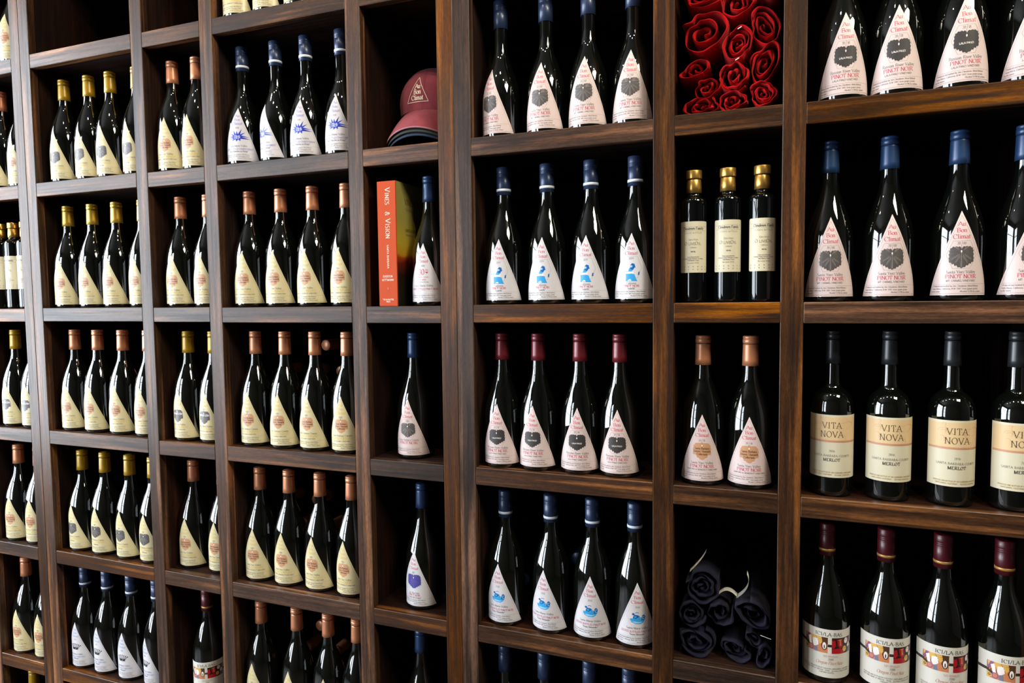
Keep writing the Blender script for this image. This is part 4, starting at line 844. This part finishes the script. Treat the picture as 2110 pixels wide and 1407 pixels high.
# ------------------------------------------------------------------ the book
def book():
    z = ztop('N2', 2) + .0004; x0, x1 = .4630, .5115; hgt, dep = .2835, .058 + .172
    r = thing('book', 'thick orange-spined wine book standing beside the thirty-label bottle', 'book', ((x0 + x1) / 2, .004, z))
    w = x1 - x0
    m_sp = mat('orange_spine', srgb(192, 72, 26), 0.6, spec=0.2); m_pg = mat('page_block', srgb(226, 214, 190), 0.8)
    m_cv = mat('book_cover_picture', (.3, .3, .1), 0.35); b = m_cv.node_tree.nodes['Principled BSDF']
    tc = N(m_cv, 'ShaderNodeTexCoord'); sp = N(m_cv, 'ShaderNodeSeparateXYZ'); L(m_cv, tc.outputs['Generated'], sp.inputs[0])
    nz = N(m_cv, 'ShaderNodeTexNoise'); nz.inputs['Scale'].default_value = 26; nz.inputs['Detail'].default_value = 6; L(m_cv, tc.outputs['Object'], nz.inputs['Vector'])
    ad = N(m_cv, 'ShaderNodeMath', operation='MULTIPLY_ADD'); L(m_cv, nz.outputs['Fac'], ad.inputs[0]); ad.inputs[1].default_value = .10; L(m_cv, sp.outputs['Z'], ad.inputs[2])
    rp = N(m_cv, 'ShaderNodeValToRGB'); L(m_cv, ad.outputs[0], rp.inputs[0]); e = rp.color_ramp.elements
    e[0].position = 0; e[0].color = (*srgb(24, 20, 12), 1); e[1].position = 1; e[1].color = (*srgb(150, 140, 78), 1)
    for p, c in ((.30, (30, 22, 14)), (.40, (92, 26, 16)), (.445, (150, 60, 18)), (.47, (180, 130, 30)), (.56, (176, 150, 44)), (.75, (152, 140, 66))):
        n = e.new(p); n.color = (*srgb(*c), 1)
    L(m_cv, rp.outputs[0], b.inputs['Base Color'])
    mesh_obj('spine', from_bm('spine', box_bm(-w / 2, w / 2, 0, .003, 0, hgt, .0008), m_sp), r)
    mesh_obj('front_cover', from_bm('front_cover', box_bm(w / 2 - .003, w / 2, .0031, dep, 0, hgt, .0006), m_cv), r)
    mesh_obj('back_cover', from_bm('back_cover', box_bm(-w / 2, -w / 2 + .003, .0031, dep, 0, hgt, .0006), m_sp), r)
    mesh_obj('page_block', from_bm('page_block', box_bm(-w / 2 + .0031, w / 2 - .0031, .0032, dep - .004, .003, hgt - .003), m_pg), r)
    k = Ink(); cream = ink('spine_cream', (246, 232, 214))
    V_ = dict(rot=True, thick=.12, thin=.055)
    for t, d, sz in (('V', .0150, .0130), ('INES', .0260, .0104), ('&', .0690, .0112), ('V', .0850, .0130), ('ISION', .0960, .0104)): k.text(t, -.0034, hgt - d, sz, cream, 'l', track=.10, **V_)
    k.text('SANTA BARBARA', -.0012, hgt - .1440, .0050, cream, 'l', track=.16, rot=True, thick=.15, thin=.08)
    k.text('EVERTON', 0, .0655, .0048, cream, track=.06, thick=.15, thin=.08); k.text('KETTMANN', 0, .0575, .0048, cream, track=.06, thick=.15, thin=.08)
    k.text('THE MCALISTER', 0, .0135, .0034, cream, thick=.16, thin=.1); k.text('PRESS', 0, .0085, .0034, cream, thick=.16, thin=.1)
    dk = ink('spine_mark', (168, 70, 36)); k.line([(0, .030), (0, .044)], .0005, dk); k.ell(0, .0405, .0022, .0036, dk); k.line([(-.002, .033), (.002, .033)], .0005, dk)
    mesh_obj('spine_lettering', k.mesh('spine_lettering', lambda s, h, e: (s, -.0003 - e, h)), r)
    k = Ink(); dk = ink('cover_title', (110, 62, 30))
    k.text('VINES & VISION', .040, hgt - .050, .013, dk, 'l'); k.text('The Winemakers of', .044, hgt - .064, .006, I_GREY, 'l'); k.text('SANTA BARBARA', .040, hgt - .112, .007, I_DARK, 'l'); k.text('Photographs and text', .044, hgt - .121, .005, I_GREY, 'l')
    mesh_obj('cover_lettering', k.mesh('cover_lettering', lambda s, h, e: (w / 2 + .0003 + e, s, h)), r)
book()

# ------------------------------------------------------------------ baseball caps
def ball_cap(label, loc, rz, m_crown, m_edge, logo, crown_h=.118, name='baseball_cap'):
    r = thing(name, label, 'hat', loc, rz, 'stacked baseball caps')
    RXc, RYc = .083, .090
    def crown(az, t, off=0.0):
        k = (max(0.0, 1 - t ** 3.0)) ** (1 / 2.7) if t < 1 else 0
        bulge = 1 + .05 * sin(pi * min(1, t * 1.3))
        crease = 1 - .035 * math.exp(-((t - .35) / .22) ** 2) * (math.exp(-((az + .95) / .16) ** 2) + .6 * math.exp(-((az - 1.15) / .2) ** 2))
        rx, ry = (RXc * k * bulge * crease + off), (RYc * k * bulge * crease + off)
        lean = .010 * t
        return Vector((rx * sin(az), -ry * cos(az) + lean, crown_h * t + .012 * sin(t * pi) * 0 + (off * t)))
    bm = bmesh.new(); na, nt = 72, 22; rows = []
    for j in range(nt + 1):
        t = j / nt; rows.append([bm.verts.new(crown(2 * pi * i / na, min(t, .999)) - Vector((0, 0, 0))) for i in range(na)])
    for A, B in zip(rows[:-1], rows[1:]):
        for i in range(na): bm.faces.new((A[i], A[(i + 1) % na], B[(i + 1) % na], B[i]))
    bmesh.ops.remove_doubles(bm, verts=bm.verts, dist=1e-5)
    me = from_bm('crown', bm, m_crown, True); mesh_obj('crown', me, r)
    if logo:
        # panel seams, button
        bm = bmesh.new()
        for s_ in range(6):
            az = radians(s_ * 60); pts = [crown(az, t / 20, .0004) for t in range(0, 20)]
            for side in (-1, 1):
                prev = None
                for p in pts:
                    q = Vector((p.x + side * .0016 * cos(az), p.y + side * .0016 * sin(az), p.z)); q2 = Vector((p.x + side * .0024 * cos(az), p.y + side * .0024 * sin(az), p.z))
                    cur = (bm.verts.new(q), bm.verts.new(q2))
                    if prev: bm.faces.new((prev[0], prev[1], cur[1], cur[0]))
                    prev = cur
        mesh_obj('seam_stitching', from_bm('seam_stitching', bm, m_crown), r)
        bm = bmesh.new(); bmesh.ops.create_uvsphere(bm, u_segments=14, v_segments=8, radius=.007); bmesh.ops.scale(bm, vec=(1, 1, .5), verts=bm.verts); bmesh.ops.translate(bm, vec=(0, .010, crown_h + .001), verts=bm.verts)
        mesh_obj('button', from_bm('button', bm, m_crown, True), r)
    # brim: curved plate with thickness
    def brim(az, q, lift):
        f = max(0.0, cos(az / radians(84.1) * pi / 2)); b = crown(az * .97, 0.0)
        d = Vector((sin(az) * .55, -1, 0)).normalized(); ln = (.010 + .060 * f ** .6) * q
        x, y = b.x + d.x * ln, b.y + d.y * ln
        z = -.040 * q * (.45 + .55 * f) * (.75 + .25 * q) - 4.0 * x * x * q - .016 * f * q - .3 * b.x * b.x * 6
        return Vector((x, y, z + lift))
    bm = bmesh.new(); na, nq = 40, 10; top, bot = [], []
    for i in range(na + 1):
        az = radians(-84 + 168 * i / na); top.append([bm.verts.new(brim(az, q / nq, .0022)) for q in range(nq + 1)]); bot.append([bm.verts.new(brim(az, q / nq, -.0014)) for q in range(nq + 1)])
    for i in range(na):
        for q in range(nq):
            bm.faces.new((top[i][q], top[i + 1][q], top[i + 1][q + 1], top[i][q + 1])); bm.faces.new((bot[i][q], bot[i][q + 1], bot[i + 1][q + 1], bot[i + 1][q]))
        f = bm.faces.new((top[i][nq], top[i + 1][nq], bot[i + 1][nq], bot[i][nq])); f.material_index = 1
        bm.faces.new((top[i][0], bot[i][0], bot[i + 1][0], top[i + 1][0]))
    for i in (0, na):
        for q in range(nq): bm.faces.new((top[i][q], top[i][q + 1], bot[i][q + 1], bot[i][q]))
    mesh_obj('brim', from_bm('brim', bm, [m_crown, m_edge], True), r)
    if logo:
        k = Ink(); e = .0011
        k.line([(-.0320, .0190), (.0240, .0190), (-.0040, .0790)], e, M_THREAD, close=True)
        k.text('Au', -.0035, .0505, .0112, M_THREAD, thick=.15, thin=.08); k.text('Bon', -.0035, .0370, .0112, M_THREAD, thick=.15, thin=.08); k.text('Climat', -.0035, .0235, .0106, M_THREAD, thick=.15, thin=.08)
        mesh_obj('embroidery', k.mesh('embroidery', lambda s, h, e: tuple(crown((s - .010) / .086, h / crown_h, .0012 + e))), r)
    return r
zc = ztop('N2', 1)
HX, HY, HR = .534, .166, radians(8)
ball_cap('faded maroon baseball cap with stitched triangle, topmost of the stacked caps', (HX, HY, zc + .0955), HR, M_CAPCLOTH, M_CAPEDGE, True)
ball_cap('charcoal baseball cap nested under the maroon one, only its brim showing', (HX + .001, HY + .002, zc + .0865), HR, M_OLIVECLOTH, M_OLIVECLOTH, False, .114)
ball_cap('navy baseball cap at the bottom of the stacked caps', (HX + .002, HY + .004, zc + .0785), HR, M_NAVYTWILL, M_NAVYTWILL, False, .110)

# ------------------------------------------------------------------ rolled shirts
def roll_mesh(name, material, R, turns, seed, sx=1.0, sz=1.0, rot=0.0, length=.22, th=.0036, rin=.10, wob=.20, open_=0.0):
    r = random.Random(seed); n = int(54 * turns)
    ph = [r.uniform(0, 6.28) for _ in range(5)]; am = [r.uniform(.4, 1) for _ in range(5)]
    dents = [(r.uniform(0, 6.28), r.uniform(.12, .26), r.uniform(.28, .5)) for _ in range(3)]
    fold = r.uniform(0, 6.28); el = r.uniform(.15, .34)
    def P2(t, off, y):
        a = t * turns * 2 * pi + ph[0]; rad = R * (rin + (1 - rin) * (t + .075 * sin(4 * pi * t + ph[1]))) * (1 - open_ * (1 - t) * .4)
        rad *= 1 + el * (1 - t) * cos(2 * (a - fold - .5 * t))
        for d, dep, wd in dents:
            q = (a - d - .35 * t + pi) % (2 * pi) - pi
            rad *= 1 - dep * (.35 + .65 * t) * math.exp(-(q / wd) ** 2)
        w = wob * .6
        rad *= 1 + w * (.7 * am[1] * sin(2 * a + ph[1] + 2.4 * t) + .6 * am[2] * sin(3 * a + ph[2] - 3 * t) + .35 * am[3] * sin(7 * a + ph[3] + 5 * t))
        rad = rad * 1.09 + off * (1 + .45 * sin(3 * a + ph[2] + 4 * t))
        x, z = rad * cos(a) * sx, rad * sin(a) * sz
        y2 = y + .009 * am[4] * sin(a * 1.5 + ph[4]) + .030 * (1 - t) * (am[0] - .35)
        return (x * cos(rot) - z * sin(rot), y2, x * sin(rot) + z * cos(rot))
    bm = bmesh.new(); V = []
    sect = [(-th / 2, length), (-th / 2, .05), (-th / 2, .004), (-th * .32, .001), (0, 0), (th * .32, .001), (th / 2, .004), (th / 2, .05), (th / 2, length)]
    for i in range(n + 1):
        t = i / n; V.append([bm.verts.new(P2(t, o_, y)) for o_, y in sect])
    for A, B in zip(V[:-1], V[1:]):
        for j in range(len(sect) - 1): bm.faces.new((A[j], A[j + 1], B[j + 1], B[j]))
    for E_ in (V[0], V[-1]):
        bm.faces.new(E_) if E_ is V[0] else bm.faces.new(list(reversed(E_)))
    return from_bm(name, bm, material, True)
def shirt(px, pz, R, turns, seed, label, group, material, y=.03, name='rolled_shirt', **kw):
    r = thing(name, label, 'shirt', (px, y, pz), 0, group)
    mesh_obj('fabric', roll_mesh('shirt_roll', material, R, turns * 1.15, seed, **kw), r)
    q = random.Random(seed * 7); r.rotation_euler = (0, 0, radians(q.uniform(-1.2, 1.2)))
    return r
zs = ztop('NC1', 1); xa, xb = BAYS['NC1']
RG = 'rolled red shirts in the cubby'
RED = [
 (.050, .0215, .027, 3.2, 11, 'red shirt roll at the bottom left of the red pile', dict(sx=1.25, sz=.62)),
 (.107, .0215, .027, 3.0, 12, 'red shirt roll at the bottom centre of the red pile', dict(sx=1.05, sz=.62, rot=.15)),
 (.1600, .0300, .0235, 3.6, 13, 'red shirt roll at the bottom right of the red pile', dict(sx=.98, sz=.98, rot=.2)),
 (.060, .0550, .0240, 2.6, 14, 'small red shirt roll in the red pile\'s second row, by the left post', dict(sx=1.05, sz=.80, open_=.3)),
 (.1110, .0690, .0285, 3.4, 15, 'round red shirt roll with an S-fold, second row centre', dict(sx=1.0, sz=1.02)),
 (.1620, .0880, .0315, 3.6, 16, 'tall oval red shirt roll, second row by the right post', dict(sx=.76, sz=1.12, rot=-.25)),
 (.0380, .0930, .0270, 2.0, 17, 'loosely folded red shirt with a drooping corner, by the left post', dict(sx=1.20, sz=.66, rot=.25, wob=.2)),
 (.1150, .1265, .0275, 3.6, 18, 'tight round red shirt roll with a white pin, third row centre', dict(sx=.95, sz=1.05, rot=.2)),
 (.0530, .1600, .0420, 2.4, 19, 'largest and loosest red shirt roll, upper left of the pile', dict(sx=1.05, sz=1.0, open_=.4, wob=.14)),
 (.1610, .1560, .0360, 3.0, 20, 'slanting folded red shirt at the upper right of the pile', dict(sx=.70, sz=1.08, rot=.45, wob=.14)),
 (.1150, .2030, .0280, 2.6, 21, 'red shirt roll cut by the photo\'s top edge', dict(sx=1.1, sz=.80)),
 (.1640, .2190, .0240, 2.6, 22, 'red shirt roll above the slanting folded red shirt', dict(sx=.95, sz=.8)),
 (.0480, .2290, .0290, 2.6, 23, 'red shirt roll above the largest loose red roll', dict(sx=1.2, sz=.75)),
]
for x, z, R, tn, sd, lb, kw in RED:
    o = shirt(xa + x - .002, zs + z, R, tn, sd, lb, RG, M_REDCLOTH, y=.022 + (sd % 3) * .004, **kw)
    if sd in (15, 18):
        bm = box_bm(-.004, .004, -.0006, .0006, -.0008, .0008, .0003); p = mesh_obj('tag_pin', from_bm('tag_pin', bm, M_PIN), o, (.004, -.004, R * .95)); p.rotation_euler = (0, -.5, 0)
zs = ztop('NC1', 4)
NG = 'rolled navy shirts in the cubby'
NAVY = [
 (.042, .0310, .0330, 3.6, 31, 'navy shirt roll at the bottom left of the navy pile', dict(sx=1.10, sz=.90)),
 (.120, .0250, .0270, 2.6, 32, 'navy shirt roll at the bottom centre of the navy pile', dict(sx=1.15, sz=.76, open_=.3)),
 (.172, .0230, .0180, 2.4, 33, 'small navy shirt roll at the bottom right of the navy pile', dict(sx=.8, sz=1.1)),
 (.035, .0850, .0270, 3.0, 34, 'navy shirt roll in the navy pile\'s second row, by the left post', dict(sx=.95, sz=.95)),
 (.090, .0930, .0270, 2.2, 35, 'open looped navy shirt roll in the middle of the pile', dict(sx=.95, sz=1.05, open_=.5)),
 (.151, .1040, .0360, 2.6, 36, 'large slanting folded navy shirt at the pile\'s right side', dict(sx=1.10, sz=.72, rot=-.5)),
 (.154, .0540, .0200, 2.0, 37, 'navy shirt with drooping folds under the large slanting one', dict(sx=1.0, sz=.62, rot=-.8, wob=.2)),
 (.055, .1420, .0310, 4.2, 38, 'tight round navy shirt roll on top of the navy pile', dict(sx=1.05, sz=.98)),
]
def ribbon(name, pts, w, material, parent, th=.0004):
    bm = bmesh.new(); P_ = [Vector(p) for p in pts]; V = []
    for i, p in enumerate(P_):
        V.append([bm.verts.new(p + Vector((0, -w / 2, 0))), bm.verts.new(p + Vector((0, w / 2, 0)))])
    for A, B in zip(V[:-1], V[1:]): bm.faces.new((A[0], B[0], B[1], A[1]))
    r_ = bmesh.ops.solidify(bm, geom=bm.faces[:], thickness=th)
    return mesh_obj(name, from_bm(name, bm, material, True), parent)
def arc_pts(p0, p1, p2, n=12):
    out = []
    for i in range(n + 1):
        t = i / n; out.append(tuple((1 - t) ** 2 * a + 2 * t * (1 - t) * b + t * t * c for a, b, c in zip(p0, p1, p2)))
    return out
for x, z, R, tn, sd, lb, kw in NAVY:
    o = shirt(xa + x - .002, zs + z, R, tn, sd, lb, NG, M_NAVYCLOTH, y=.026 + (sd % 3) * .004, **kw)
    if sd == 38: ribbon('size_strip', arc_pts((-.026, .03, .022), (-.002, .02, .052), (.006, .03, .068)), .018, M_TAG, o)
    if sd == 35: ribbon('size_strip', arc_pts((-.006, .02, .032), (.012, .02, .060), (.034, .02, .034)), .018, M_TAG, o)
    if sd == 36:
        ribbon('size_strip', arc_pts((-.030, .02, .026), (.002, .02, .050), (-.010, .02, .078)), .020, M_TAG, o)
        p = mesh_obj('tag_pin', from_bm('tag_pin', box_bm(-.010, .010, -.0004, .0004, -.0004, .0004), M_PIN), o, (.026, -.003, -.038)); p.rotation_euler = (0, .25, 0)
